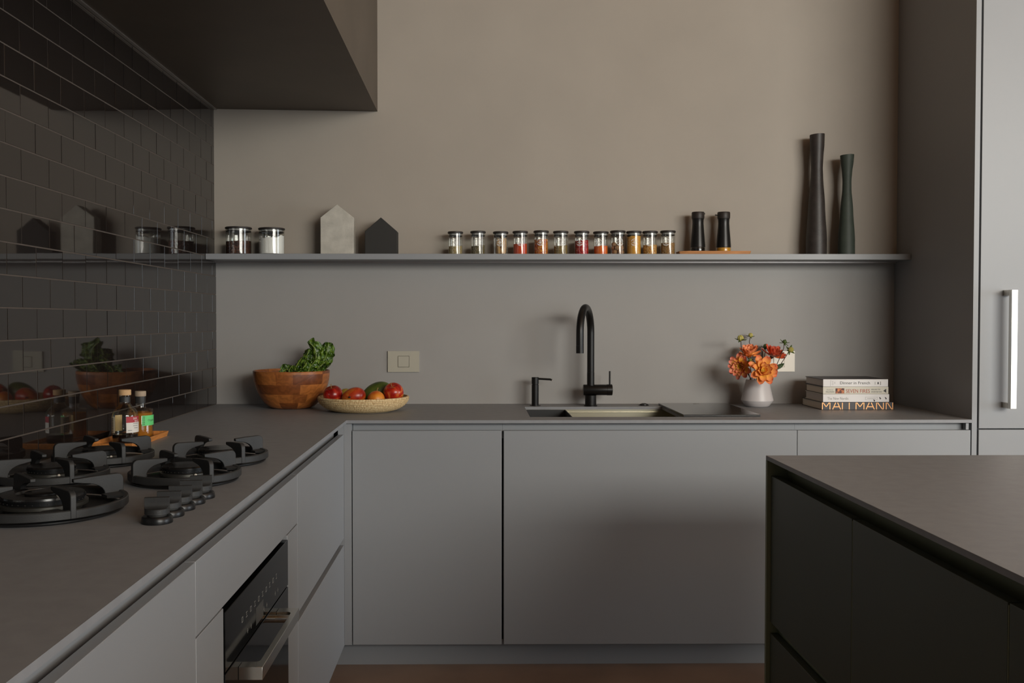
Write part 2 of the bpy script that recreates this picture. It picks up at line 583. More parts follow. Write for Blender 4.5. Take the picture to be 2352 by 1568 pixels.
for k in range(-1, 16):
    z = Z0T + TH * k
    ht = min(TH - GJ, HOODZ + .004 - z)
    if ht < .006:
        continue
    off = .060 if k % 2 == 0 else .1365
    cuts = [(0.0006, off - GJ)] + [(off + TW * i, TW - GJ) for i in range(33)]
    for (ys, wd) in cuts:
        if ys > 4.9:
            continue
        if ys < 2.42:
            if abs(wd - (TW - GJ)) < 1e-6 and abs(ht - (TH - GJ)) < 1e-6:
                me = full
            else:
                key = (round(wd, 4), round(ht, 4))
                me = cache.setdefault(key, None) or tile_mesh(wd, ht)
                cache[key] = me
            t = bpy.data.objects.new('tile', me)
            t.location = (random.uniform(-.0002, .0002), -ys, z)
            t.rotation_euler = (0, radians(max(-.25, min(.25, random.gauss(0, .13)))), radians(max(-.22, min(.22, random.gauss(0, .12)))))
            COL.objects.link(t)
            t.parent = wall_left
        else:
            n = len(rest.v)
            e = .002
            y1, y0, z0, z1 = -ys, -ys - wd, z, z + ht
            rest.v += [(-.004, y, q) for q in (z0, z1) for y in (y0, y1)] + [(0, y, q) for q in (z0 + e, z1 - e) for y in (y0 + e, y1 - e)]
            rest.f += [tuple(n + i for i in q) for q in ((4, 5, 7, 6), (0, 1, 5, 4), (2, 6, 7, 3), (0, 4, 6, 2), (1, 3, 7, 5))]
r_ = rest.build('tiling', 'black_tile', wall_left, smooth=0)
r_['kind'] = 'stuff'

# ------------------------------------------------------------------ extractor hood (boxed canopy above the hob)
HX = .687
hood = thing('extractor_hood', 'boxed extractor canopy with dark underside above the gas hob', 'hood', (0.35, -2, HOODZ))
hb = MB()
hz = lambda x: HOODZ + .0045 - .009 * x / HX
n = len(hb.v)
y0, y1 = -4.6, -.0205
hb.v += [(x, y, z) for y in (y0, y1) for (x, z) in ((.002, hz(0) + .006), (HX, hz(HX) + .006), (HX, CEIL - .002), (.002, CEIL - .002))]
hb.f += [(0, 1, 2, 3), (7, 6, 5, 4), (0, 4, 5, 1), (1, 5, 6, 2), (2, 6, 7, 3), (3, 7, 4, 0)]
hb.v = [local(hood, *p) for p in hb.v]
hb.build('casing', 'hood_dark', hood)
hu = MB()
hu.v += [(x, y, z) for y in (y0, y1) for (x, z) in ((.002, hz(0)), (HX, hz(HX)), (HX, hz(HX) + .006), (.002, hz(0) + .006))]
hu.f += hb.f
hu.v = [local(hood, *p) for p in hu.v]
hu.build('underside', 'hood_dark', hood)
tr = MB().box(.001, .014, y0, y1, hz(0) - .004, hz(0) + .001)
tr.v = [local(hood, *p) for p in tr.v]
tr.build('edge_trim', 'aluminium', hood)

# ------------------------------------------------------------------ wall shelf
SZ1, SZ0, SD = 1.5281, 1.5048, -.1587
tag(box('wall_shelf', 'front_lacquer', .001, TX - .001, SD, -.0205, SZ0, SZ1, bevel=.0006), 'long thin grey wall shelf carrying jars and vases', 'shelf')

# ------------------------------------------------------------------ worktop with the sink cut-out
DB, WL, WT = -.6666, .6404, .0112
SKX0, SKX1, SKY0, SKY1 = 1.300, 1.866, -.5557, -.1445
LEND = -3.55
wt = MB()
z0 = ZC - WT
wt.box(.0012, WL, LEND, DB, z0, ZC)
wt.box(.0012, SKX0, DB, -.0008, z0, ZC).box(SKX1, TX - .0008, DB, -.0008, z0, ZC)
wt.box(SKX0, SKX1, DB, SKY0, z0, ZC).box(SKX0, SKX1, SKY1, -.0008, z0, ZC)
tag(wt.build('worktop', 'worktop_stone'), 'thin dark grey worktop running in an L along both walls', 'worktop')

# ------------------------------------------------------------------ base cabinets, back run
DT, DBOT = .863, .093
def back_unit(name, label, x0, x1, parts):
    t = thing(name, label, 'cabinet', ((x0 + x1) / 2, -.33, DBOT))
    L = lambda a: tuple(a)
    def bx(nm, mat, a0, a1, b0, b1, c0, c1, bev=0.):
        m = MB().box(a0, a1, b0, b1, c0, c1)
        m.v = [local(t, *p) for p in m.v]
        return m.build(nm, mat, t, bevel=bev)
    bx('carcass', 'front_lacquer', x0 + .002, x1 - .002, FY + .022, -.01, DBOT, DBOT + .02)
    bx('carcass_back', 'front_lacquer', x0 + .002, x1 - .002, -.03, -.01, DBOT + .02, z0 - .002)
    for xx in (x0 + .002, x1 - .02):
        bx('carcass_side', 'front_lacquer', xx, xx + .018, FY + .022, -.03, DBOT + .02, z0 - .032)
    bx('finger_channel', 'front_lacquer', x0, x1, FY + .03, FY + .05, DT - .03, z0 - .001)
    bx('channel_lip', 'front_lacquer', x0, x1, FY + .0225, FY + .03, DT - .03, DT - .012)
    for (a, b) in parts:
        bx('door', 'front_lacquer', a, b, FY, FY + .02, DBOT, DT, .001)
    return t
back_unit('base_cabinet', 'grey handleless base cabinet next to the inner corner', .6585, 1.197, [(.6595, 1.193)])
back_unit('sink_cabinet', 'wide grey handleless base cabinet beneath the sink', 1.1975, 2.2535, [(1.2008, 2.2528)])
back_unit('base_cabinet', 'grey handleless base cabinet against the tall cabinet', 2.254, TX - .003, [(2.2546, 2.8785)])
tag(box('corner_filler', 'front_lacquer', .6302, .6565, FY - .0005, FY + .04, DBOT, z0 - .002), 'narrow grey filler post at the inner corner of cabinets', 'filler')
ec = MB().box(2.862, 2.872, FY + .001, FY + .022, DT + .002, z0 - .002)
tag(ec.build('channel_end_cap', 'front_lacquer'), 'small grey end piece in the finger channel by the tall cabinet', 'end cap')
tag(box('toe_kick', 'front_lacquer', .56, TX + 0.0, FY + .062, FY + .078, 0, DBOT - .001), 'grey recessed plinth board under the back row of cabinets', 'plinth')
tag(box('toe_kick', 'front_lacquer', FX - .07, FX - .055, LEND, FY - .01, 0, DBOT - .001), 'grey recessed plinth board under the oven row', 'plinth')

# ------------------------------------------------------------------ base cabinets, left run
YA, YB, YC, YD = -.668, -1.545, -2.466, -3.37
def left_unit(name, label, ya, yb, fronts, cat='cabinet'):
    t = thing(name, label, cat, (.31, (ya + yb) / 2, DBOT))
    def bx(nm, mat, a0, a1, b0, b1, c0, c1, bev=0., parent=t):
        m = MB().box(a0, a1, b0, b1, c0, c1)
        m.v = [local(t, *p) for p in m.v]
        return m.build(nm, mat, parent, bevel=bev)
    t['bx'] = 0
    bx('carcass', 'front_lacquer', .02, FX - .05, yb + .002, yb + .02, DBOT, z0 - .03)
    bx('carcass_side', 'front_lacquer', .02, FX - .05, ya - .02, ya - .002, DBOT, z0 - .03)
    bx('finger_channel', 'front_lacquer', FX - .05, FX - .035, yb, ya, .80, z0 - .001)
    for (nm, a, b, c, d) in fronts:
        bx(nm, 'front_lacquer', FX - .02, FX, b + .001, a - .001, c, d, .001)
    return t, bx
t, bx = left_unit('drawer_cabinet', 'grey drawer cabinet between oven and inner corner', YA, YB,
                  [('drawer', YA, YB, .4795, .851), ('drawer', YA, YB, DBOT, .456)])
bx('finger_channel', 'front_lacquer', FX - .05, FX - .035, YB, YA, .42, .52)
bx('corner_cover', 'front_lacquer', FX - .02, FX - .0002, YA + .0002, -.6585, DBOT, z0 - .002)
t, bx = left_unit('oven_cabinet', 'grey oven housing with a drawer above the oven', YB, YC,
                  [('drawer', YB, YC, .7225, .851), ('side_panel', YB, -1.6828, DBOT, .719), ('side_panel', -2.2895, YC, DBOT, .719)])
bx('base_panel', 'front_lacquer', FX - .02, FX, -2.2895, -1.683, DBOT, .118)
t, bx = left_unit('drawer_cabinet', 'grey drawer cabinet on the far side of the oven from the corner', YC, YD,
                  [('drawer', YC, YD, .4795, .851), ('drawer', YC, YD, DBOT, .456)])
bx('finger_channel', 'front_lacquer', FX - .05, FX - .035, YD, YC, .42, .52)

# oven
OY0, OY1 = -2.287, -1.686
ov = thing('built_in_oven', 'black glass built-in oven with a steel bar handle', 'oven', (FX - .3, (OY0 + OY1) / 2, .12))
def obx(nm, mat, a0, a1, b0, b1, c0, c1, bev=0., parent=ov):
    m = MB().box(a0, a1, b0, b1, c0, c1)
    m.v = [local(ov, *p) for p in m.v]
    return m.build(nm, mat, parent, bevel=bev)
obx('oven_body', 'oven_steel', .06, FX - .022, OY0 + .006, OY1 - .006, .12, .705)
cp = obx('control_panel', 'black_glass', FX - .02, FX + .002, OY0, OY1, .5955, .7095, .001)
od = obx('oven_door', 'black_glass', FX - .02, FX + .002, OY0, OY1, .126, .5915, .001)
hx0, hx1, hy0, hy1, hz0, hz1 = FX + .0022, .680, -2.189, -1.797, .5445, .5705
pts_o = [(hx0, hy0), (hx1, hy0), (hx1, hy1), (hx0, hy1)]
hm = MB()
def rounded(cx, cy, r, a0, a1, n=6):
    return [(cx + r * cos(a0 + (a1 - a0) * i / n), cy + r * sin(a0 + (a1 - a0) * i / n)) for i in range(n + 1)]
bar = .013
inner = rounded(hx1 - bar - .012, hy1 - .030 - .012, .012, 0, pi / 2) + [(hx0, hy1 - .030)]
inner2 = [(hx0, hy0 + .030)] + rounded(hx1 - bar - .012, hy0 + .030 + .012, .012, -pi / 2, 0)
poly = [(hx0, hy0), (hx1, hy0), (hx1, hy1), (hx0, hy1)] + inner[::-1] + inner2[::-1]
hm.prism(poly, hz0, hz1)
hm.v = [local(ov, *p) for p in hm.v]
oh = hm.build('handle', 'handle_steel', ov, bevel=.0006)
for yy in (hy1 - .041, hy0 + .041):
    pm = MB().lathe([(.0001, FX + .002), (.009, FX + .002), (.009, hx1 - bar + .001), (.0001, hx1 - bar + .001)], 16, axis='x', c=(0, yy, (hz0 + hz1) / 2))
    pm.v = [local(ov, *p) for p in pm.v]
    pm.build('handle_post', 'handle_steel', oh)
ic = MB()
fx = FX + .0024
for i in range(10):
    yc = -2.155 + i * .0365
    zc = .655
    k = .0055
    if i % 2:
        ic.box(fx - .0002, fx, yc - k, yc + k, zc - k, zc - k + .0016).box(fx - .0002, fx, yc - k, yc + k, zc + k - .0016, zc + k)
        ic.box(fx - .0002, fx, yc - .001, yc + .001, zc - k * .4, zc + k * .4)
    else:
        ic.box(fx - .0002, fx, yc - k, yc - k + .0014, zc - k, zc + k).box(fx - .0002, fx, yc + k - .0014, yc + k, zc - k, zc + k)
        ic.box(fx - .0002, fx, yc - k + .0014, yc + k - .0014, zc - k, zc - k + .0014).box(fx - .0002, fx, yc - k + .0014, yc + k - .0014, zc + k - .0014, zc + k)
for yc in (-2.11, -2.08, -1.96, -1.93, -1.84, -1.81):
    ic.box(fx - .0002, fx, yc - .003, yc + .003, .617, .619).box(fx - .0002, fx, yc - .0008, yc + .0008, .613, .623)
ic.v = [local(ov, *p) for p in ic.v]
ic.build('control_icons', 'oven_print', cp)['kind'] = 'stuff'
obx('display', 'oven_display', fx - .0004, fx - .0001, -2.035, -1.965, .604, .642, parent=cp)

# ------------------------------------------------------------------ tall cabinet on the right
PX0, PX1 = TX, 2.9016
tall = thing('tall_cabinet', 'tall grey fridge cabinet with a long steel bar handle', 'cabinet', (3.3, -.33, 0))
def tbx(nm, mat, a0, a1, b0, b1, c0, c1, bev=0., parent=tall):
    m = MB().box(a0, a1, b0, b1, c0, c1)
    m.v = [local(tall, *p) for p in m.v]
    return m.build(nm, mat, parent, bevel=bev)
TY = -.656
zb = at(2300, 985, y=TY).z
tbx('side_panel', 'front_lacquer', PX0 + .0002, PX1, TY, -.001, 0, CEIL - .03, .0006)
tbx('carcass', 'front_lacquer', PX1 + .001, 4.3, TY + .03, -.001, .09, CEIL - .03)
DX0 = 2.9085
td_ = tbx('door', 'front_lacquer', DX0, 3.56, TY - .0, TY + .022, zb + .0022, CEIL - .04, .001)
tbx('drawer', 'front_lacquer', DX0, 3.56, TY - .0, TY + .022, .093, zb - .0022, .001)
tbx('door', 'front_lacquer', 3.566, 4.29, TY - .0, TY + .022, .093, CEIL - .04, .001)
tbx('plinth', 'front_lacquer', PX1, 4.3, TY + .06, TY + .075, 0, .09)
hzt, hzb = at(2318, 665, y=-.712).z, at(2330, 939, y=-.712).z
hm = MB()
hxa, hxb = 2.9905, 3.0125
hm.box(hxa, hxb, -.7125, -.694, hzb, hzt)
hm.box(hxa, hxb, -.694, TY - .0001, hzt - .02, hzt).box(hxa, hxb, -.694, TY - .0001, hzb, hzb + .02)
hm.v = [local(tall, *p) for p in hm.v]
hm.build('bar_handle', 'handle_steel', tall, bevel=.0008)

# ------------------------------------------------------------------ island
IX, IY, IFX = 1.8698, -1.56, 1.8795
IX1, IEND = 2.85, -3.32
iw = MB()
iw.box(IX, IX1, IEND, IY, ZC - .0115, ZC)
tag(iw.build('island_worktop', 'worktop_stone', bevel=.0006), 'thin grey worktop of the dark green kitchen island', 'worktop')
tag(box('island_end_panel', 'olive_panel', IX, IX1, IY - .012, IY, 0, ZC - .0118), 'thin olive end panel closing the island toward the sink', 'panel')
ys = [IY - .012, -2.1245, -2.7086, -3.29]
for i, lab in enumerate(['dark green drawer unit of the island beside its olive end panel', 'dark green drawer unit in the middle of the island', 'dark green drawer unit at the far end of the island from sink']):
    ya, yb = ys[i], ys[i + 1]
    t = thing('island_cabinet', lab, 'cabinet', (2.3, (ya + yb) / 2, 0))
    def ibx(nm, mat, a0, a1, b0, b1, c0, c1, bev=0.):
        m = MB().box(a0, a1, b0, b1, c0, c1)
        m.v = [local(t, *p) for p in m.v]
        return m.build(nm, mat, t, bevel=bev)
    ibx('carcass', 'olive_panel', IFX + .045, IX1 - .01, yb + .0005, ya - .0005, .09, ZC - .013)
    ibx('channel_back', 'olive_panel', IFX + .0225, IFX + .0445, yb + .0005, ya - .0005, .09, .835)
    ibx('edge_strip', 'olive_panel', IFX + .0008, IFX + .022, yb + .0002, yb + .0024, .434, .846)
    ibx('drawer', 'green_front', IFX, IFX + .02, yb + .0025, ya - .0025, .4630, .8500, .0008)
    ibx('drawer', 'green_front', IFX, IFX + .02, yb + .0025, ya - .0025, .0900, .4340, .0008)
    ibx('plinth', 'green_front', IFX + .06, IFX + .075, yb + .0005, ya - .0005, 0, .0895)

# ------------------------------------------------------------------ gas burners set in the worktop
def arc_pts(r, a0, a1, n):
    return [(r * cos(a0 + (a1 - a0) * i / n), r * sin(a0 + (a1 - a0) * i / n)) for i in range(n + 1)]
def burner(x, y, R, label, wok=False):
    t = thing('gas_burner', label, 'burner', (x, y, ZC), 0, 'gas burners on the left worktop')
    k = R / .1215
    Rp = R * .95
    MB().lathe([(.0001, .0002), (Rp - .004, .0002), (Rp, .003), (Rp, .0055), (Rp - .004, .0075), (Rp * .8, .0065), (.0001, .0065)], 48).build('drip_plate', 'black_steel', t)
    # trivet ring: tall outer band and a narrow deck
    MB().lathe([(R - .010, .0095), (R - .001, .0095), (R, .0105), (R, .0235), (R - .0015, .025), (R - .007, .025), (R - .010, .022), (R - .010, .0095)], 56).build('trivet_ring', 'cast_iron', t)
    for a in (43, 133, 223, 313):
        a = radians(a)
        # flat deck piece beside each wing
        dk = MB()
        pl = arc_pts(R - .009, a - .42, a - .05, 6) + [(R * .70 * cos(a - .10), R * .70 * sin(a - .10)), (R * .74 * cos(a - .34), R * .74 * sin(a - .34))]
        dk.prism(pl, .0175, .0225)
        dk.build('deck', 'cast_iron', t)
        H = .058
        prof = [(R + .0005, .0095), (R + .0005, H - .012)] + [(R - .0115 + .012 * cos(b), H - .012 + .012 * sin(b)) for b in [pi / 8 * q for q in range(1, 5)]]
        prof += [(R * .62, H - .001), (R * .36, H - .003), (R * .36, H - .0095)]
        for q in range(1, 8):
            b = pi / 2 * q / 7
            prof.append((R * .40 + R * .36 * sin(b), .018 + (H - .030) * cos(b) ** .8))
        prof += [(R * .78, .0175), (R * .86, .0175), (R * .86, .0095)]
        wm = MB()
        th = .0052
        ca, sa = cos(a), sin(a)
        wm.prism(prof, -th, th, lambda u, v, w_: (u * ca - w_ * sa, u * sa + w_ * ca, v))
        wm.build('pan_support', 'cast_iron', t, bevel=.0012, seg=2)
    br = R * (.50 if wok else .42)
    MB().lathe([(.0001, .0066), (br * .9, .0066), (br * .9, .012), (br * 1.05, .015), (br * 1.05, .021), (br * .96, .0225), (.0001, .0225)], 40).build('burner_base', 'burner_steel', t)
    head = MB().lathe([(.0001, .0226), (br * .97, .0226), (br * .97, .0285), (br, .0292), (br, .0315), (.0001, .0315)], 40).build('burner_head', 'black_steel', t)
    ports = MB()
    for i in range(36):
        a = 2 * pi * i / 36
        ports.ball((br * .972 * cos(a), br * .972 * sin(a), .0256), .0011, 6, 4)
    po = ports.build('flame_ports', 'matt_black', head)
    po['kind'] = 'stuff'
    if wok:
        MB().lathe([(br * .62, .0317), (br * .97, .0317), (br * .96, .0355), (br * .64, .0365), (br * .62, .0317)], 40).build('burner_cap', 'burner_enamel', t)
        MB().lathe([(.0001, .0316), (br * .42, .0316), (br * .42, .0375), (br * .38, .039), (.0001, .039)], 32).build('burner_cap', 'burner_enamel', t)
        MB().ball((br * .8 * cos(-.7), br * .8 * sin(-.7), .0385), .0042, 10, 6).build('igniter', 'socket_white', t)
    else:
        MB().lathe([(.0001, .0316), (br * .985, .0316), (br * .985, .0335), (br * .93, .0362), (.0001, .0372)], 40).build('burner_cap', 'burner_enamel', t)
        MB().ball((br * 1.12 * cos(-.9), br * 1.12 * sin(-.9), .0195), .0035, 10, 6).build('igniter', 'socket_white', t)
    return t
burner(.296, -2.292, .150, 'largest black gas burner, with a double-ring wok crown', True)
burner(.160, -1.948, .1215, 'black gas burner by the tiles, next to the wok burner')
burner(.165, -1.662, .1215, 'black gas burner by the tiles, closest to the bottles')
burner(.456, -1.945, .1215, 'black gas burner behind the row of control knobs')
burner(.455, -1.662, .1215, 'black gas burner near worktop edge, farthest from the knobs')

knob_lab = ['black control knob at the wok burner end of the row', 'second black control knob counted from the wok burner', 'middle black control knob of the row of five', 'fourth black control knob counted from the wok burner', 'black control knob of the row, nearest the back wall']
for i in range(5):
    y = -2.388 + i * .0592
    t = thing('hob_knob', knob_lab[i], 'knob', (.540 + i * .0025, y, ZC), radians(8), 'hob control knobs')
    MB().lathe([(.0001, .0002), (.0268, .0002), (.0272, .002), (.0262, .0105), (.0245, .0125), (.0001, .0125)], 36).build('knob_base', 'black_steel', t)
    MB().lathe([(.0001, .0126), (.0165, .0126), (.0165, .0165), (.0001, .0165)], 24).build('knob_neck', 'matt_black', t)
    MB().lathe([(.0001, .0166), (.0215, .0166), (.0215, .0255), (.0205, .0265), (.0001, .0265)], 36).build('knob_grip', 'cast_iron', t)
    bl = MB()
    rr = .0215
    for (zz, half) in ((.0266, .012), (.0285, .0085), (.0315, .0062), (.0375, .0056), (.0450, .0052)):
        n = len(bl.v)
        xo = sqrt(rr * rr - half * half)
        a0 = math.asin(half / rr)
        ring = [(rr * cos(q), rr * sin(q), zz) for q in [-a0 + 2 * a0 * j / 6 for j in range(7)]] + [(-rr * cos(q), -rr * sin(q), zz) for q in [-a0 + 2 * a0 * j / 6 for j in range(7)]]
        bl.v += ring
        k = len(ring)
        if n:
            for j in range(k):
                bl.f.append((n - k + j, n - k + (j + 1) % k, n + (j + 1) % k, n + j))
        else:
            bl.f.append(tuple(range(k))[::-1])
    bl.f.append(tuple(range(len(bl.v) - 14, len(bl.v))))
    bl.build('knob_blade', 'cast_iron', t)

# ------------------------------------------------------------------ tray and bottles beside the hob
tz = ZC
def tray(name, label, mat, x0, x1, y0, y1, z, h, wall=.005):
    m = MB()
    m.box(x0, x1, y0, y1, z + .0002, z + .005)
    fl = .004
    def rim(a0, a1, b0, b1):
        n = len(m.v)
    # sloping rim as a ring of four mitred quads
    o_ = [(x0, y0), (x1, y0), (x1, y1), (x0, y1)]
    oo = [(x0 - fl, y0 - fl), (x1 + fl, y0 - fl), (x1 + fl, y1 + fl), (x0 - fl, y1 + fl)]
    ii = [(x0 + wall, y0 + wall), (x1 - wall, y0 + wall), (x1 - wall, y1 - wall), (x0 + wall, y1 - wall)]
    io = [(x0 + wall - fl, y0 + wall - fl), (x1 - wall + fl, y0 + wall - fl), (x1 - wall + fl, y1 - wall + fl), (x0 + wall - fl, y1 - wall + fl)]
    n = len(m.v)
    m.v += [(a, b, z + .0003) for a, b in o_] + [(a, b, z + h) for a, b in oo] + [(a, b, z + h) for a, b in io] + [(a, b, z + .005) for a, b in ii]
    for lv in range(3):
        for q in range(4):
            q2 = (q + 1) % 4
            m.f.append((n + lv * 4 + q, n + lv * 4 + q2, n + lv * 4 + 4 + q2, n + lv * 4 + 4 + q))
    return tag(m.build(name, mat, bevel=.001), label, 'tray')
tray('wooden_tray', 'small orange wooden tray under the two bottles by black tiles', 'tray_wood', .030, .150, -1.425, -1.120, tz, .016)

def on_cyl(r, a0, zb_, out=1.):
    return lambda u, v: ((r) * cos(a0 + u / r), (r) * sin(a0 + u / r), zb_ + v)
def cyl_patch(r, a0, a1, z0_, z1_, n=14):
    return MB().grid(lambda u, v: (r * cos(a0 + (a1 - a0) * u), r * sin(a0 + (a1 - a0) * u), z0_ + (z1_ - z0_) * v), n, 1)

bz = ZC + .0052
p = at(288, 1010, z=bz)
t = thing('glass_bottle', 'round-shouldered glass bottle with red and white label, dark vinegar low inside', 'bottle', (.0935, -1.318, bz), radians(0))
br_ = .0365
prof = [(.0001, .0005), (br_ - .003, .0005), (br_, .004), (br_, .078), (br_ - .002, .088), (br_ - .009, .099), (br_ - .018, .107), (.0155, .112), (.0145, .116), (.0145, .132), (.0165, .133), (.0165, .1365), (.0001, .1365)]
MB().lathe(prof, 40).build('bottle_glass', 'bottle_glass', t)
MB().lathe([(.0001, .003), (br_ - .0025, .003), (br_ - .0022, .0255), (.0001, .0257)], 36).build('vinegar', 'vinegar_dark', t)
MB().lathe([(.0001, .137), (.0168, .137), (.0172, .139), (.0172, .151), (.0160, .1525), (.0001, .1525)], 28).build('stopper', 'cork', t)
MB().lathe([(.0149, .117), (.0149, .132)], 28).build('neck_band', 'capsule_dark', t)
# camera direction from the bottle is about -70 degrees
ca = atan2(CAM[1] + 1.318, CAM[0] - .0935)
lr = br_ + .0003
cyl_patch(lr, ca + .08, ca + 1.5, .060, .077).build('label', 'label_red', t)
cyl_patch(lr, ca + .08, ca + 1.5, .031, .060).build('label', 'label_white', t)
cyl_patch(lr, ca - 1.5, ca - .83, .031, .077).build('label', 'label_cream', t)
cyl_patch(lr - .0008, ca + pi + .23, ca + pi + .85, .031, .077).build('label', 'label_back', t)
lt = MB()
add_text(lt, 'SAN', .0058, on_cyl(lr + .0002, ca + .62, .0685))
add_text(lt, 'BALS', .0058, on_cyl(lr + .0002, ca + .78, .0612))
lt.build('lettering', 'print_white', t)['kind'] = 'stuff'
lt = MB()
for q, (u0, w_) in enumerate(((.62, .022), (.62, .018), (.7, .016), (.2, .012))):
    f_ = on_cyl(lr + .0002, ca + u0, .056 - q * .0062)
    n = len(lt.v)
    for i in range(7):
        lt.v += [f_(w_ * i / 6, 0), f_(w_ * i / 6, .0011)]
    lt.f += [(n + 2 * i, n + 2 * i + 2, n + 2 * i + 3, n + 2 * i + 1) for i in range(6)]
for q in range(9):
    f_ = on_cyl(lr + .0002, ca - 1.28, .034 + q * .0045)
    n = len(lt.v)
    for i in range(4):
        lt.v += [f_(.010 * i / 3, 0), f_(.010 * i / 3, .0018)]
    lt.f += [(n + 2 * i, n + 2 * i + 2, n + 2 * i + 3, n + 2 * i + 1) for i in range(3)]
lt.build('label_print', 'ink_dark', t)['kind'] = 'stuff'

t = thing('glass_bottle', 'square-shouldered glass bottle of golden oil with a bright green label', 'bottle', (.0985, -1.205, bz))
r2 = .0365
prof = [(.0001, .0005), (r2 - .003, .0005), (r2, .004), (r2, .083), (r2 - .002, .0865), (r2 - .006, .088), (.0185, .0885), (.0150, .091), (.0140, .096), (.0140, .124), (.0001, .124)]
MB().lathe(prof, 40).build('bottle_glass', 'bottle_glass', t)
MB().lathe([(.0001, .006), (r2 - .0035, .006), (r2 - .003, .076), (.0001, .0762)], 36).build('oil', 'oil_amber', t)
MB().lathe([(.0143, .104), (.0146, .106), (.0150, .124), (.0146, .1245)], 28).build('neck_band', 'capsule_dark', t)
MB().lathe([(.0001, .1247), (.0158, .1247), (.0162, .127), (.0162, .1385), (.0152, .140), (.0001, .140)], 28).build('stopper', 'cork_grey', t)
ca = atan2(CAM[1] + 1.205, CAM[0] - .0985)
lr = r2 + .0003
cyl_patch(lr, ca + .1, ca + 1.75, .039, .069).build('label', 'label_green', t)
lt = MB()
add_text(lt, 'Organic', .0058, on_cyl(lr + .0002, ca + .58, .052))
lt.build('lettering', 'ink_dark', t)['kind'] = 'stuff'
lt = MB()
for q in range(5):
    for c_ in range(2):
        f_ = on_cyl(lr + .0002, ca + .16 + .11 * c_, .0415 + q * .0054)
        n = len(lt.v)
        lt.v += [f_(0, 0), f_(.0018, 0), f_(.0018, .0034), f_(0, .0034)]
        lt.f.append((n, n + 1, n + 2, n + 3))
lt.build('label_print', 'ink_dark', t)['kind'] = 'stuff'

# ------------------------------------------------------------------ wooden bowl with chard
bp_ = at(670, 933, y=-.178)
bx_, by_ = bp_.x, -.178
bowl_h = at(583, 851, y=by_).z - ZC
t = thing('wooden_bowl', 'deep reddish-brown wooden salad bowl holding green chard', 'bowl', (bx_, by_, ZC))
R = .1535
outer = [(.0001, .0003), (.074, .0003), (.080, .003)]
for i in range(1, 15):
    s = i / 14
    outer.append((.080 + (R - .080) * (sin(s * pi / 2) ** .82), .003 + (bowl_h - .003) * (s ** 1.25)))
inner = [(r - .0075, z + (0 if i else 0)) for i, (r, z) in enumerate(outer[3:])][::-1]
inner = [(r, z) for r, z in inner if z > .014] + [(.06, .014), (.0001, .012)]
MB().lathe(outer + [(R - .002, bowl_h + .0022), (R - .006, bowl_h + .0022)] + inner, 64).build('bowl_shell', 'bowl_wood', t)

def leaf(mb_blade, mb_rib, path, width, side, cup=.35, ruf=.5, seed=0, wprof=None):
    """crinkled leaf swept along a path of 3-D points; side = direction across the blade"""
    P = [Vector(q) for q in path]
    side = Vector(side).normalized()
    def mid(tt):
        k = tt * (len(P) - 1)
        i = min(int(k), len(P) - 2)
        f = k - i
        p0, p1, p2, p3 = P[max(i - 1, 0)], P[i], P[i + 1], P[min(i + 2, len(P) - 1)]
        return .5 * ((2 * p1) + (p2 - p0) * f + (2 * p0 - 5 * p1 + 4 * p2 - p3) * f * f + (3 * p1 - p0 - 3 * p2 + p3) * f ** 3)
    def fn(u, v):
        tt = u
        m = mid(tt)
        tg = (mid(min(1, tt + .02)) - mid(max(0, tt - .02))).normalized()
        sd = (side - tg * side.dot(tg)).normalized()
        nr = tg.cross(sd)
        s = v * 2 - 1
        wd = width * ((.16 + .84 * sin(pi / 2 * min(1, tt / .62)) if tt < .62 else sqrt(max(0., 1 - ((tt - .62) / .40) ** 2))) if wprof is None else wprof(tt))
        k = width / .026
        blis = abs(mnoise.noise(Vector((tt * 13 + seed * 7.3, s * 6, seed)))) * .010 + mnoise.noise(Vector((tt * 5 + seed, s * 3, seed * 3))) * .010
        edge = abs(s) ** 2.5
        rf = ruf * .008 * edge * sin(tt * 26 + seed * 2 + (1.3 if s > 0 else 0)) + ruf * .003 * edge * sin(tt * 49 + seed)
        bend = cup * width * s * s
        return m + sd * (s * wd * (1 - .12 * cup) * (1 + .06 * sin(tt * 40 + seed * 3))) + nr * (bend + k * (rf + blis * min(1, abs(s) * 4 + .15)))
    mb_blade.grid(fn, 52, 20)
    pts = [fn(i / 14 * .92, .5) + Vector((0, -.0015, 0)) for i in range(15)]
    mb_rib.tube(pts, [max(.0009, .0030 * (1 - i / 15)) for i in range(15)], 6)

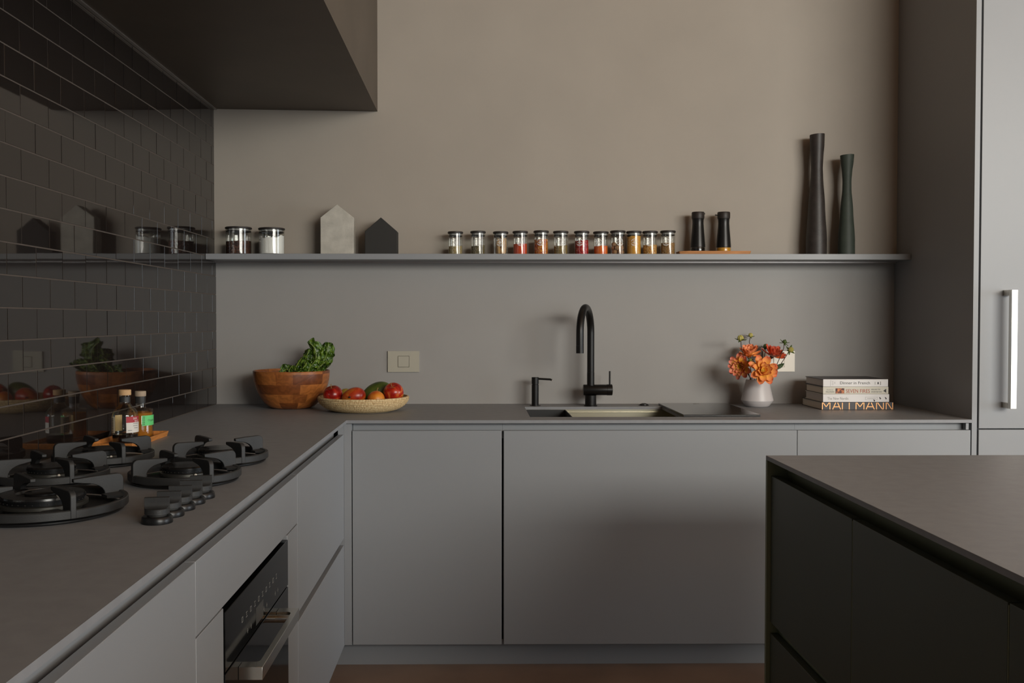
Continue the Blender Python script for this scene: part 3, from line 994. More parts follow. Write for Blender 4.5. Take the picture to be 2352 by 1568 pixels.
def inside_bowl(q):
    """keep what lies below the rim within the hollow of the bowl"""
    zz = q[2] - ZC
    s_ = max(0., min(1., (zz - .003) / (bowl_h - .003))) ** (1 / 1.25)
    rm = .080 + (.1535 - .080) * (sin(s_ * pi / 2) ** .82) - .0145 + 1.6 * max(0., zz - bowl_h - .004)
    dx, dy = q[0] - bx_, q[1] - by_
    r = sqrt(dx * dx + dy * dy)
    if r > rm:
        dx, dy = dx * rm / r, dy * rm / r
    return (bx_ + dx, by_ + dy, max(q[2], ZC + .02))
ch = thing('chard_bunch', 'bunch of crinkled green chard leaves in the wooden bowl', 'vegetable', (bx_, by_, ZC + .07))
def pxp(lst, y):
    out = []
    for q in lst:
        yy = q[2] if len(q) > 2 else y
        out.append(tuple(at(q[0], q[1], y=by_ + yy)))
    return out
chard = [
    ([(712, 880), (720, 848), (726, 820), (722, 799), (707, 784)], -.02, .029, (1, -.3, .15), .55, .8),
    ([(722, 880), (736, 850), (746, 826), (752, 806), (755, 786)], .03, .034, (1, .2, -.25), .35, .7),
    ([(690, 880), (694, 848), (701, 828), (706, 812), (712, 800)], .0, .026, (1, -.4, .3), .6, .8),
    ([(680, 880), (676, 856), (682, 838), (692, 824), (700, 815)], -.04, .020, (.9, -.5, .5), .5, .8),
    ([(690, 878), (668, 858), (660, 848), (653, 850), (648, 858)], -.05, .020, (.4, -.3, 1), .5, .7),
    ([(725, 880), (742, 850), (752, 842), (759, 842), (763, 852)], -.05, .024, (.2, -.3, 1), .6, 1.),
    ([(712, 880), (722, 856), (734, 842), (745, 832), (753, 826)], -.06, .023, (.7, -.3, -.9), .5, 1.),
    ([(700, 880), (706, 858), (712, 843), (720, 833), (728, 824)], -.075, .022, (.9, -.4, -.5), .6, 1.),
    ([(690, 880), (690, 860), (694, 848), (700, 840), (706, 830)], -.085, .020, (1, -.3, .2), .6, 1.),
    ([(722, 884), (734, 862), (744, 852), (752, 850), (760, 854)], -.08, .020, (.2, -.5, 1), .6, 1.),
    ([(668, 884), (664, 864), (664, 852), (668, 843), (676, 838)], -.06, .020, (1, -.5, .4), .6, 1.),
    ([(700, 884), (712, 866), (724, 856), (736, 852), (746, 846)], -.09, .018, (.3, -.4, 1), .6, 1.),
    ([(700, 870), (705, 845), (712, 825), (714, 812), (716, 802)], .05, .030, (1, .2, .1), .3, .6),
    ([(680, 884), (678, 866), (684, 855), (692, 850), (702, 848)], -.095, .018, (.5, -.5, 1), .6, 1.),
]
for i, (pth, y, wd, sd, cup, ruf) in enumerate(chard):
    a, b = MB(), MB()
    leaf(a, b, pxp(pth, y * .8), wd, sd, cup, ruf, seed=i * 1.7 + .3)
    a.v = [local(ch, *inside_bowl(q)) for q in a.v]
    b.v = [local(ch, *inside_bowl(q)) for q in b.v]
    lf = a.build('leaf', 'chard_leaf', ch, smooth=180)
    b.build('midrib', 'chard_rib', lf)

# ------------------------------------------------------------------ straw basket and fruit
ky = -.305
kp = at(835, 940, y=ky)
kx = kp.x
kh = at(727, 911, y=ky).z - ZC
t = thing('straw_basket', 'shallow round coiled straw basket filled with fruit', 'basket', (kx, ky, ZC))
R = .1775
prof = [(.0001, .0004), (.112, .0004)]
nc = 9
base = [(.112 + (R - .112) * sin(pi / 2 * s) ** .8, .003 + (kh - .003) * s ** 1.25) for s in [i / nc for i in range(nc + 1)]]
for (a, b) in zip(base, base[1:]):
    nx, nz = (b[1] - a[1]), -(b[0] - a[0])
    l = sqrt(nx * nx + nz * nz)
    for q in range(6):
        s = q / 6
        bu = .0024 * sin(pi * s) ** .6
        prof.append((a[0] + (b[0] - a[0]) * s + nx / l * bu, a[1] + (b[1] - a[1]) * s + nz / l * bu))
prof += [(R + .001, kh), (R - .001, kh + .003), (R - .006, kh + .003)]
prof += [(r - .008, max(z + .002, .008)) for r, z in base[::-1][1:]] + [(.0001, .008)]
MB().lathe(prof, 72).build('basket_shell', 'basket_straw', t, smooth=60)

def fruit(name, label, cat, px, py, y, rpx, mat, shape='apple', rot=(0, 0, 0), sc=(1, 1, 1), stem=True):
    c = at(px, py, y=y)
    r = rpx * (y - CAM[1]) / F
    t = thing(name, label, cat, c, 0, 'fruit in the straw basket')
    t.rotation_euler = rot
    prof = []
    for i in range(21):
        a = pi * i / 20
        rr, z = sin(a) * r, -cos(a) * r
        if shape == 'apple':
            rr *= 1 + .05 * cos(a) * -1
            z -= (.20 * r * max(0, 1 - (rr / (r * .55)) ** 2) if z > 0 else -.10 * r * max(0, 1 - (rr / (r * .5)) ** 2))
        elif shape == 'mango':
            rr *= 1 - .10 * cos(a)
        elif shape == 'pear':
            rr *= 1 - .12 * max(0, -cos(a) * -1)
        prof.append((max(1e-4, rr), z))
    m = MB().lathe(prof, 28)
    m.v = [(p[0] * sc[0], p[1] * sc[1], p[2] * sc[2]) for p in m.v]
    m.build('flesh', mat, t, smooth=80)
    if stem:
        top = prof[-1][1] * sc[2]
        MB().tube([(0, 0, top - .003), (.001, 0, top + r * .2), (.003, 0, top + r * .38)], [.0016, .0014, .0018], 8).build('stalk', 'stalk', t)
    return t
fruit('apple', 'shiny dark red apple nearest the wooden bowl in basket', 'apple', 765, 907, -.335, 22.5, 'apple_red', rot=(.3, -.2, 0))
fruit('mango', 'red and orange mottled mango with a dark spot', 'mango', 813, 910, -.365, 24, 'mango_red', 'mango', (0, radians(80), .1), (.85, .85, 1.14), False)
fruit('mango', 'dull green mango lying behind the other fruit', 'mango', 866, 903, -.245, 26, 'mango_green', 'mango', (0, radians(70), -.05), (.95, .85, 1.42), False)
fruit('small_pear', 'small orange pear with an upright pale stalk', 'pear', 864, 917, -.375, 20, 'pear_orange', 'pear', (.05, .1, 0))
fruit('apple', 'red-and-orange blushed apple resting on the green mango side', 'apple', 904, 902, -.315, 23.5, 'apple_blush', rot=(.5, -.25, 0))
fruit('lime', 'yellowish green fruit peeping out behind the red mango', 'fruit', 795, 909, -.225, 17, 'lime_yellow', 'mango', (0, .2, 0), (1, 1, 1), False)
M('scar_dark', srgb(48, 30, 20), .8)
mg = bpy.data.objects['mango']
sp0 = at(803, 912, y=-.365 - .037) - mg.location
sm = MB().ball((0, 0, 0), .0042, 12, 8)
so_ = sm.build('stem_scar', 'scar_dark', mg)
so_.matrix_basis = mg.rotation_euler.to_matrix().inverted().to_4x4() @ Matrix.Translation(sp0) @ Matrix.Diagonal((1, .45, 1, 1))

# ------------------------------------------------------------------ switch plate and socket on the back wall
def plate(name, label, cat, x0, x1, z0_, z1_, mat, sq):
    t = thing(name, label, cat, ((x0 + x1) / 2, -.0, (z0_ + z1_) / 2))
    w2, h2 = (x1 - x0) / 2, (z1_ - z0_) / 2
    g = sq + .0016
    MB().box(-w2, w2, -.0012, -.0002, -h2, h2).build('back_box', mat, t)
    m = MB().box(-w2, -g, -.0075, -.0012, -h2, h2).box(g, w2, -.0075, -.0012, -h2, h2)
    m.box(-g, g, -.0075, -.0012, -h2, -g).box(-g, g, -.0075, -.0012, g, h2)
    m.build('cover_plate', mat, t)
    MB().box(-sq, sq, -.0092, -.0013, -sq, sq).build('rocker', mat, t, bevel=.0006)
    return t
a, b = at(891, 806, y=0), at(963, 854, y=0)
plate('light_switch', 'grey single switch plate on the wall between basket and tap', 'switch', a.x, b.x, b.z, a.z, 'switch_plate', .0225)
a, b = at(1752, 806, y=0), at(1824, 853, y=0)
plate('wall_socket', 'cream socket plate on the wall behind the flowers', 'socket', a.x, b.x, b.z, a.z, 'socket_white', .0225)

# ------------------------------------------------------------------ sink, tray, board, tap, soap pump
sk = thing('kitchen_sink', 'stainless undermount sink bowl set in the worktop', 'sink', ((SKX0 + SKX1) / 2, -.35, ZC - .2))
def sbx(nm, mat, a0, a1, b0, b1, c0, c1):
    m = MB().box(a0, a1, b0, b1, c0, c1)
    m.v = [local(sk, *p) for p in m.v]
    return m.build(nm, mat, sk)
zt = z0 - .0005
ex = .004
sbx('basin_floor', 'stainless', SKX0 - ex, SKX1 + .06, SKY0 - ex, SKY1 + ex, zt - .2, zt - .198)
sbx('basin_wall', 'stainless', SKX0 - ex, SKX1 + .06, SKY1 + .0015, SKY1 + ex, zt - .198, zt)
sbx('basin_wall', 'stainless', SKX0 - ex, SKX1 + .06, SKY0 - ex, SKY0 - .0015, zt - .198, zt)
sbx('basin_wall', 'stainless', SKX0 - ex, SKX0 - .0015, SKY0 - .0014, SKY1 + .0014, zt - .198, zt)
sbx('basin_wall', 'stainless', SKX1 + .056, SKX1 + .06, SKY0 - .0014, SKY1 + .0014, zt - .198, zt)
sbx('ledge', 'stainless', SKX0 - .0014, SKX1 + .0559, SKY1 - .004, SKY1 + .0014, zt - .012, zt - .0095)
bt = MB()
tx0, tx1, ty0, ty1 = SKX0 + .004, 1.468, SKY0 + .002, SKY1 - .0045
bt.box(tx0, tx1, ty0, ty1, zt - .05, zt - .047)
bt.box(tx0, tx0 + .003, ty0, ty1, zt - .047, zt).box(tx1 - .003, tx1, ty0, ty1, zt - .047, zt)
bt.box(tx0 + .003, tx1 - .003, ty0, ty0 + .003, zt - .047, zt).box(tx0 + .003, tx1 - .003, ty1 - .003, ty1, zt - .047, zt)
tag(bt.build('sink_colander', 'sink_black'), 'black inset tray hanging at one end of the sink', 'tray')
cb = thing('glass_board', 'black glass board lying over the end of the sink', 'board', (2.008, -.31, ZC))
MB().box(-.1425, .1425, -.248, .242, .0004, .0085).build('board_slab', 'board_glass', cb, bevel=.001)
MB().lathe([(.0001, .0086), (.013, .0086), (.013, .0089), (.0001, .0089)], 24, c=(.008, .205, 0)).build('badge', 'seal_grey', cb)

fp = at(1355, 931, z=ZC)
fx_, fy_ = fp.x, -.112
tp = thing('kitchen_tap', 'matt black gooseneck mixer tap with side lever', 'tap', (fx_, fy_, ZC))
MB().lathe([(.0001, .0003), (.0275, .0003), (.0275, .004), (.0245, .0055), (.0001, .0055)], 32).build('flange', 'tap_black', tp)
MB().lathe([(.0001, .0056), (.0235, .0056), (.0235, .045), (.0001, .045)], 32).build('base_column', 'tap_black', tp)
zb_ = at(1355, 895, y=fy_).z - ZC
xl, xr = at(1340, 895, y=fy_).x - fx_, at(1406, 895, y=fy_).x - fx_
mr = .0222
body = MB().lathe([(.0001, xl), (mr - .001, xl), (mr, xl + .002), (mr, xr - .022), (.0001, xr - .022)], 32, axis='x', c=(0, 0, zb_)).build('mixer_body', 'tap_black', tp)
MB().lathe([(.0001, xr - .0215), (mr + .0008, xr - .0215), (mr + .0008, xr - .001), (mr - .001, xr), (.0001, xr)], 32, axis='x', c=(0, 0, zb_)).build('lever_hub', 'tap_black', tp)
zl = at(1401, 852, y=fy_).z - ZC
MB().tube([(xr - .010, 0, zb_ + mr - .002), (xr - .010, 0, zl)], .0036, 12).build('lever', 'tap_black', tp)
zt_ = at(1346, 698, y=fy_ - .1).z - ZC
# arch: from the column forward and a little to the left
sp = at(1332, 811, y=fy_ - .195)
dv = Vector((sp.x - fx_, sp.y - fy_, 0))
Rr = dv.length / 2
dv.normalize()
ct = zt_ - .015 - Rr
pts = [(0, 0, zb_ + mr - .004), (0, 0, .14)]
MB().tube(pts, .0155, 24).build('lower_neck', 'tap_black', tp)
arch = [Vector((0, 0, .1405)), Vector((0, 0, (ct + .14) / 2))]
for i in range(25):
    a = pi - pi * i / 24
    arch.append(Vector((dv.x * (Rr + Rr * cos(a)), dv.y * (Rr + Rr * cos(a)), ct + Rr * sin(a))))
arch.append(Vector((dv.x * 2 * Rr, dv.y * 2 * Rr, sp.z - ZC + .03)))
MB().tube(arch, .0150, 24).build('gooseneck', 'tap_black', tp)
MB().tube([arch[-1] - Vector((0, 0, .0003)), (dv.x * 2 * Rr, dv.y * 2 * Rr, sp.z - ZC)], .0152, 24).build('spray_head', 'tap_black', tp)

sp_ = at(1229, 931, z=ZC)
so = thing('soap_pump', 'slim matt black soap dispenser beside the sink', 'soap dispenser', (sp_.x, -.090, ZC))
h0 = at(1229, 866, y=-.09).z - ZC
MB().lathe([(.0001, .0003), (.0225, .0003), (.0225, .0022), (.0001, .0022)], 32).build('flange', 'tap_black', so)
MB().lathe([(.0001, .0023), (.0148, .0023), (.0148, h0 * .74), (.0128, h0 * .745), (.0128, h0 * .765), (.0001, h0 * .765)], 28).build('body', 'tap_black', so)
MB().lathe([(.0001, h0 * .766), (.0150, h0 * .766), (.0150, h0 - .001), (.0140, h0), (.0001, h0)], 28).build('pump_head', 'tap_black', so)
xe = at(1267, 869, y=-.09).x - sp_.x
MB().tube([(.012, 0, h0 - .0065), (xe - .006, -.012, h0 - .0085), (xe, -.0125, h0 - .0115)], .0042, 12).build('nozzle', 'tap_black', so)
bp2 = at(1478, 930, z=ZC)
bn = thing('drain_knob', 'low black round drain knob on the worktop behind the sink', 'knob', (bp2.x, -.078, ZC))
MB().lathe([(.0001, .0002), (.022, .0002), (.0225, .002), (.0001, .002)], 32).build('ring', 'tap_black', bn)
MB().lathe([(.0001, .0021), (.018, .0021), (.0175, .005), (.009, .0085), (.0001, .009)], 32).build('dome', 'tap_black', bn)

# ------------------------------------------------------------------ shelf: jars, little houses, spice jars, dispensers, vases
SY = -.088
def jar(label, px, ptop, r, fill, fillmat, h=None, group=None, cat='jar', emblem=None, name='glass_jar', lumpy=.0, sy=SY):
    c = at(px, 560, y=sy)
    H = (at(px, ptop, y=sy).z - SZ1) if h is None else h
    t = thing(name, label, cat, (c.x, sy, SZ1), 0, group)
    k = r / .0305
    lh = .0085 * k if r < .04 else .0075
    gh = H - lh
    MB().lathe([(.0001, .0004), (r - .002, .0004), (r, .003), (r, gh - .0005), (r - .0015, gh - .0002)], 36).build('glass', 'jar_glass', t)
    MB().lathe([(.0001, gh), (r + .0006, gh), (r + .0022, gh + .002), (r + .0022, gh + lh - .002), (r, gh + lh), (.0001, gh + lh)], 36).build('lid', 'lid_black', t)
    lid = t.children[-1]
    MB().lathe([(r * .78, gh - .0002), (r * .86, gh - .0002), (r * .86, gh - .011), (r * .78, gh - .011)], 32).build('plug', 'seal_grey', lid)
    MB().lathe([(r * .84, gh - .008), (r - .0016, gh - .0082), (r - .0016, gh - .0118), (r * .84, gh - .012)], 32).build('gasket', 'lid_black', lid)
    if fill:
        fh = fill * gh
        m = MB()
        n = 9
        def top(rr, a):
            return fh + lumpy * mnoise.noise(Vector((rr * cos(a) * 60, rr * sin(a) * 60, px * .37))) + lumpy * .8 * (rr / r) * cos(a - .6)
        rin = r - .0022
        seg = 32
        prof = [(.0001, .0028), (rin, .0028)]
        m.lathe(prof + [(rin, fh)], seg)
        for i in range(seg):
            a = 2 * pi * i / seg
            m.v[i * 3 + 2] = (rin * cos(a), rin * sin(a), top(rin, a))
        b0 = len(m.v)
        for q in range(5):
            rr = rin * (1 - q / 5)
            for i in range(seg):
                a = 2 * pi * i / seg
                m.v.append((rr * cos(a), rr * sin(a), top(rr, a)))
        m.v.append((0, 0, top(0, 0)))
        for q in range(4):
            for i in range(seg):
                j = (i + 1) % seg
                m.f.append((b0 + q * seg + i, b0 + q * seg + j, b0 + (q + 1) * seg + j, b0 + (q + 1) * seg + i))
        for i in range(seg):
            m.f.append((b0 + 4 * seg + i, b0 + 4 * seg + (i + 1) % seg, len(m.v) - 1))
        ct_ = m.build('contents', fillmat, t, smooth=60)
        ct_['kind'] = 'stuff'
    if emblem is not None:
        e = MB()
        rr = r + .0004
        a0 = atan2(CAM[1] - sy, CAM[0] - c.x) + emblem
        er, ez = r * .5, gh * .56
        def ring(ra, rb, s0, s1, n=14):
            k0 = len(e.v)
            for i in range(n + 1):
                a = s0 + (s1 - s0) * i / n
                for q in (ra, rb):
                    u, v = q * cos(a), q * sin(a)
                    e.v.append((rr * cos(a0 + u / rr), rr * sin(a0 + u / rr), ez + v))
            e.f.extend([(k0 + 2 * i, k0 + 2 * i + 1, k0 + 2 * i + 3, k0 + 2 * i + 2) for i in range(n)])
        ring(er, er * .86, .35, pi - .35)
        ring(er, er * .86, pi + .35, 2 * pi - .35)
        ring(er * .34, er * .22, 0, 2 * pi)
        for (u0, u1, v0, v1) in ((-.78, -.45, -.12, .0), (.45, .78, -.12, .0), (-.5, .5, -.62, -.50), (-.45, .45, .46, .56), (-.2, .2, -.1, .05)):
            k0 = len(e.v)
            for i in range(5):
                u = (u0 + (u1 - u0) * i / 4) * er
                for v in (v0 * er, v1 * er):
                    e.v.append((rr * cos(a0 + u / rr), rr * sin(a0 + u / rr), ez + v))
            e.f.extend([(k0 + 2 * i, k0 + 2 * i + 1, k0 + 2 * i + 3, k0 + 2 * i + 2) for i in range(4)])
        e.build('emblem', 'print_white', t)
    return t

V = lambda name, cols, sc, **k: ramp_mat(name, [(i / max(1, len(cols) - 1), c) for i, c in enumerate(cols)], .8, 'voronoi', sc)
V('coffee_beans', [srgb(40, 22, 14), srgb(70, 40, 26), srgb(92, 56, 38)], 170)
M('sugar', srgb(236, 234, 230), .8, bump=.4, bscale=300)
V('herb_pale', [srgb(136, 122, 84), srgb(176, 156, 112), srgb(200, 180, 136)], 500)
V('herb_dark', [srgb(84, 78, 56), srgb(112, 102, 74), srgb(150, 134, 100)], 450)
M('root_tan', srgb(184, 146, 96), .8, var=.2, vscale=40)
M('paprika', srgb(196, 70, 16), .9, var=.06, vscale=60)
V('chilli_flakes', [srgb(120, 44, 12), srgb(206, 124, 30), srgb(170, 60, 18), srgb(232, 176, 70)], 260)
V('herb_olive', [srgb(104, 84, 46), srgb(146, 122, 70), srgb(172, 150, 96)], 500)
V('red_chilli', [srgb(130, 14, 12), srgb(186, 24, 20), srgb(120, 10, 8), srgb(220, 90, 60)], 200)
M('turmeric', srgb(216, 104, 20), .9, var=.06, vscale=60)
M('nutmeg', srgb(150, 112, 76), .75, var=.25, vscale=90)
M('curry', srgb(206, 150, 54), .9, var=.05, vscale=60)
V('fenugreek', [srgb(150, 100, 44), srgb(196, 144, 72), srgb(214, 168, 100)], 260)
V('cumin', [srgb(120, 84, 44), srgb(160, 120, 66), srgb(180, 140, 86)], 380)

jar('clear jar half full of dark coffee beans, black lid', 548, 522, .0525, .52, 'coffee_beans', group='storage jars on the shelf', lumpy=.002)
jar('clear jar heaped with white sugar, black lid', 624, 524, .0525, .70, 'sugar', group='storage jars on the shelf', lumpy=.009)
spices = [
    (1046, 532, .40, 'herb_pale', 'pale straw-coloured herb', .0015, -.1),
    (1098, 531, .42, 'herb_dark', 'dark grey-green herb', .003, 0.),
    (1150, 532, 0, None, 'tan root pieces to the brim', 0, -.1),
    (1195, 531, .50, 'paprika', 'deep orange-red paprika powder', .001, .05),
    (1243, 530, .70, 'chilli_flakes', 'orange chilli flakes', .002, -.1),
    (1288, 531, .42, 'herb_olive', 'olive brown herb', .003, .2),
    (1336, 531, .66, 'red_chilli', 'bright red dried chillies', .005, -.3),
    (1380, 532, .42, 'turmeric', 'orange turmeric powder', .003, -.35),
    (1419, 530, 0, None, 'whole round nutmegs', 0, .3),
    (1456, 531, .86, 'curry', 'mustard yellow powder to the top', .003, .1),
    (1493, 531, .46, 'fenugreek', 'golden brown seeds', .0015, -.1),
    (1534, 530, .54, 'cumin', 'dull brown cumin seeds', .001, -.25)]
for (px, pt_, fl, fm, what, lump, em) in spices:
    t = jar('small lidded spice jar of ' + what, px, pt_, .0300, fl, fm, group='spice jars on the shelf', emblem=em, name='spice_jar', lumpy=lump)
    if what.startswith('whole'):
        m = MB()
        rnd = random.Random(3)
        zc = .012
        lay = 0
        for zc in (.0125, .029, .0425):
            nn = 5 if zc < .04 else 3
            for i in range(nn):
                a = 2 * pi * i / nn + lay * .6
                m.ball((.0165 * cos(a), .0165 * sin(a), zc + rnd.uniform(-.001, .001)), .0098 + rnd.uniform(-.0006, .0006), 12, 8, (1, 1, 1.1))
            lay += 1
        o = m.build('nutmegs', 'nutmeg', t)
        o['kind'] = 'stuff'
    if what.startswith('tan root'):
        m = MB()
        rnd = random.Random(5)
        for (x, y, lean, hh) in ((-.012, -.008, .10, .062), (.010, -.012, -.18, .070), (.002, .010, .06, .074), (.016, .006, .12, .066), (-.008, -.016, -.3, .036), (.006, -.018, .35, .032)):
            pts = []
            for i in range(7):
                s = i / 6
                pts.append((x + lean * hh * (s - .4) * .5 + rnd.uniform(-.001, .001), y * (1 - .1 * s), .004 + hh * s))
            m.tube(pts, [.0055, .0075, .0082, .0080, .0078, .0070, .0045], 9)
        o = m.build('roots', 'root_tan', t)
        o['kind'] = 'stuff'

def house(label, px0, px1, apex, eave, mat, y0_, y1_):
    x0, x1 = at(px0, 560, y=y0_).x, at(px1, 560, y=y0_).x
    za, ze = at((px0 + px1) / 2, apex, y=y0_).z - SZ1, at(px0, eave, y=y0_).z - SZ1
    xm = (x0 + x1) / 2
    t = MB()
    w2 = (x1 - x0) / 2
    t.prism([(-w2, .0003), (w2, .0003), (w2, ze), (0, za), (-w2, ze)], 0, y1_ - y0_, lambda u, v, w_: (u, w_, v))
    o = t.build('house_ornament', mat, bevel=.0015)
    o.location = (xm, y0_, SZ1)
    return tag(o, label, 'ornament', 'little house blocks on the shelf')
house('pale concrete house-shaped block standing on the shelf', 736, 812, 469, 499, 'concrete_pale', -.125, -.058)
house('smaller matt black house-shaped block beside the concrete one', 838, 912, 499, 531, 'matt_black', -.130, -.062)

# oil and vinegar dispensers on their board
bl_, br2 = at(1556, 578, y=-.09).x, at(1718, 578, y=-.09).x
sb = MB()
xm = (bl_ + br2) / 2
w2 = (br2 - bl_) / 2
pl = [(-w2, -.034), (-w2 + .035, -.052), (w2 - .006, -.052), (w2, -.046), (w2, .046), (w2 - .006, .052), (-w2 + .035, .052), (-w2, .034)]
n = len(sb.v)
zb0, zb1 = .0003, .0135
lo = [(u * .975, v * .93) for u, v in pl]
sb.v += [(u, v, zb0) for u, v in lo] + [(u, v, zb1) for u, v in pl] + [(u * .975, v * .94, zb1) for u, v in pl] + [(u * .965, v * .9, .008) for u, v in pl]
k = len(pl)
sb.f.append(tuple(range(k))[::-1])
for lv in range(3):
    for i in range(k):
        j = (i + 1) % k
        sb.f.append((lv * k + i, lv * k + j, lv * k + k + j, lv * k + k + i))
sb.f.append(tuple(range(3 * k, 4 * k)))
o = sb.build('serving_board', 'board_wood', bevel=.0008)
o.location = (xm, -.091, SZ1)
tag(o, 'flat wooden tray carrying two black dispensers on the shelf', 'tray')
def dispenser(label, px, liquid, spout):
    y = -.091
    c = at(px, 560, y=y)
    zb0 = SZ1 + .0082
    H = at(px, 487, y=y).z - zb0
    t = thing('oil_dispenser', label, 'dispenser', (c.x, y, zb0), 0, 'dispensers on the shelf tray')
    MB().lathe([(.0001, .0003), (.0295, .0003), (.0308, .003), (.0302, .0225), (.0295, .0235)], 36).build('glass_foot', 'jar_glass', t)
    MB().lathe([(.0001, .0028), (.0285, .0028), (.0288, .021), (.0001, .0212)], 32).build('liquid', liquid, t)
    MB().lathe([(.0001, .0236), (.0305, .0236), (.0300, .032), (.0270, .070), (.0240, .105), (.0228, .124), (.0234, .136), (.0246, .1415), (.0001, .1415)], 40).build('sleeve', 'dispenser_black', t)
    MB().lathe([(.0001, .1417), (.0252, .1417), (.0262, .147), (.0262, H - .003), (.0245, H), (.0001, H)], 40).build('cap', 'dispenser_rim' if False else 'lid_black', t)
    if spout:
        MB().tube([(-.024, 0, H - .013), (-.036, 0, H - .012)], .0028, 10).build('spout', 'lid_black', t)
    else:
        MB().lathe([(.0001, .0255), (.0034, .0255), (.0034, .0275), (.0001, .0275)], 12, axis='x', c=(0, -.004, H - .007)).build('spout', 'lid_black', t)
dispenser('black tapered dispenser with dark soy at its foot', 1603, 'vinegar_dark', False)
dispenser('black tapered dispenser with golden oil at its foot', 1662, 'oil_gold', True)

def tall_vase(label, name, px, ptop, mat, widths, y, ridge, tilt=0.):
    c = at(px, 560, y=y)
    H = at(px, ptop, y=y).z - SZ1
    sc_ = (y - CAM[1]) / F / 2
    t = thing(name, label, 'vase', (c.x, y, SZ1), 0, 'slender vases on the shelf')
    prof = [(.0001, .0004)]
    def wat(s):
        for (s0, w0), (s1, w1) in zip(widths, widths[1:]):
            if s <= s1:
                f = (s - s0) / (s1 - s0)
                f = f * f * (3 - 2 * f) * .6 + f * .4
                return w0 + (w1 - w0) * f
        return widths[-1][1]
    n = 240
    for i in range(n + 1):
        s = i / n
        prof.append((wat(s) * sc_ + (ridge if i % 3 == 1 else 0), .0006 + (H - .0006) * s))
    rt = prof[-1][0]
    prof += [(rt - .003, H), (rt - .004, H - .03), (rt - .008, H - .05), (.0001, H - .06)]
    m = MB().lathe(prof, 40)
    m.v = [(x, y_, z + (tilt * x if z > H * .93 else 0)) for x, y_, z in m.v]
    m.build('vase_body', mat, t, smooth=50)
tall_vase('tall brown-black ribbed bottle vase, highest thing on the shelf', 'bottle_vase', 1875, 309, 'vase_brown', [(0, 46), (.12, 46), (.4, 37), (.66, 27), (.72, 25.5), (.8, 27.5), (.92, 32), (1, 33)], -.088, .00035, .06)
tall_vase('dark green slender bottle vase next to the tall cabinet', 'bottle_vase', 1944, 356, 'vase_green', [(0, 37.5), (.15, 37), (.45, 28), (.66, 20), (.74, 19.5), (.82, 22), (.95, 29), (1, 30.5)], -.098, .0003, .06)

# ------------------------------------------------------------------ vase of dahlias
vy = -.135
vp = at(1739, 930, y=vy)
vx = vp.x
vz = at(1739, 871, y=vy).z - ZC
k = (vy - CAM[1]) / F
t = thing('white_vase', 'small pale grey conical vase holding orange dahlias', 'vase', (vx, vy, ZC))
prof = [(.0001, .0004), (24 * k, .0004), (27 * k, .003), (35 * k, .022), (36.2 * k, .026), (36 * k, .030), (31 * k, vz * .62), (25.5 * k, vz - .001), (24.5 * k, vz), (22.8 * k, vz - .001), (27 * k, vz * .62), (32 * k, .030), (22 * k, .010), (.0001, .008)]
MB().lathe(prof, 48).build('vase_body', 'vase_white', t, smooth=30)
mouth = Vector((vx, vy, ZC + vz))

def petal_mesh(L, Wd, curl, cupv, mat):
    m = MB()
    def fn(u, v):
        s = v * 2 - 1
        wd = Wd * (.30 + .70 * sin(pi / 2 * u / .62) if u < .62 else sqrt(max(0., 1 - ((u - .62) / .40) ** 2)))
        x = L * u
        z = curl * L * u * u + cupv * Wd * s * s * (1 - .3 * u)
        return (x, s * wd, z)
    m.grid(fn, 10, 4)
    me = m.mesh('petal', 80)
    me.materials.append(MATS[mat])
    return me

def stem_end(slot):
    m_ = mouth + Vector((slot[0], slot[1], .004))
    return [m_, m_ - Vector((0, 0, .07))]

def dahlia(label, px, py, y, R, mat, facing, rings, seed, slot, eye=True):
    c = at(px, py, y=y)
    t = thing('dahlia', label, 'flower', c, 0, 'dahlias in the pale vase')
    q = Vector(facing).normalized().to_track_quat('Z', 'Y')
    rnd = random.Random(seed)
    meshes = {}
    for (n, ln, wd, elev, curl) in rings:
        me = petal_mesh(R * ln, R * wd, curl, .55, mat)
        off = rnd.random()
        for i in range(n):
            o = bpy.data.objects.new('petal', me)
            COL.objects.link(o)
            o.parent = t
            a = 2 * pi * (i + off) / n + rnd.gauss(0, .05)
            e = radians(elev + rnd.gauss(0, 6))
            mt = q.to_matrix().to_4x4() @ Matrix.Rotation(a, 4, 'Z') @ Matrix.Translation((R * .10, 0, R * .02)) @ Matrix.Rotation(-e, 4, 'Y') @ Matrix.Rotation(rnd.gauss(0, .15), 4, 'X')
            s = 1 + rnd.gauss(0, .06)
            o.matrix_basis = mt @ Matrix.Scale(s, 4)
    if eye:
        m = MB()
        for i in range(36):
            a = i * 2.399
            rr = R * .17 * sqrt(i / 36)
            p = Vector((rr * cos(a), rr * sin(a), R * .16 - rr * .4))
            m.ball(tuple(q @ p), R * .032, 6, 4)
        o = m.build('flower_centre', 'dahlia_eye', t)
        o['kind'] = 'stuff'
    m = MB()
    bk = q @ Vector((0, 0, -R * .12))
    m.ball(tuple(bk * .6), R * .16, 12, 8)
    e0, e1 = [q_ - c for q_ in stem_end(slot)]
    m.tube([bk * .8, bk * 2.0, bk * 1.4 + (e0 - bk * 1.4) * .55 + Vector((0, 0, .004)), e0, e1], .0019, 8)
    m.build('stem', 'dahlia_stem', t)
    return t
R1 = [(8, .95, .27, 6, .12), (8, .88, .24, 26, .12), (8, .66, .18, 48, .08), (8, .42, .11, 66, .0)]
R2 = [(9, .95, .25, 0, .10), (10, .88, .22, 24, .12), (10, .68, .17, 46, .05), (8, .44, .12, 66, .0)]
R3 = [(10, .95, .22, 12, .30), (10, .90, .20, 36, .16), (10, .78, .17, 56, .08), (9, .6, .13, 72, .0)]
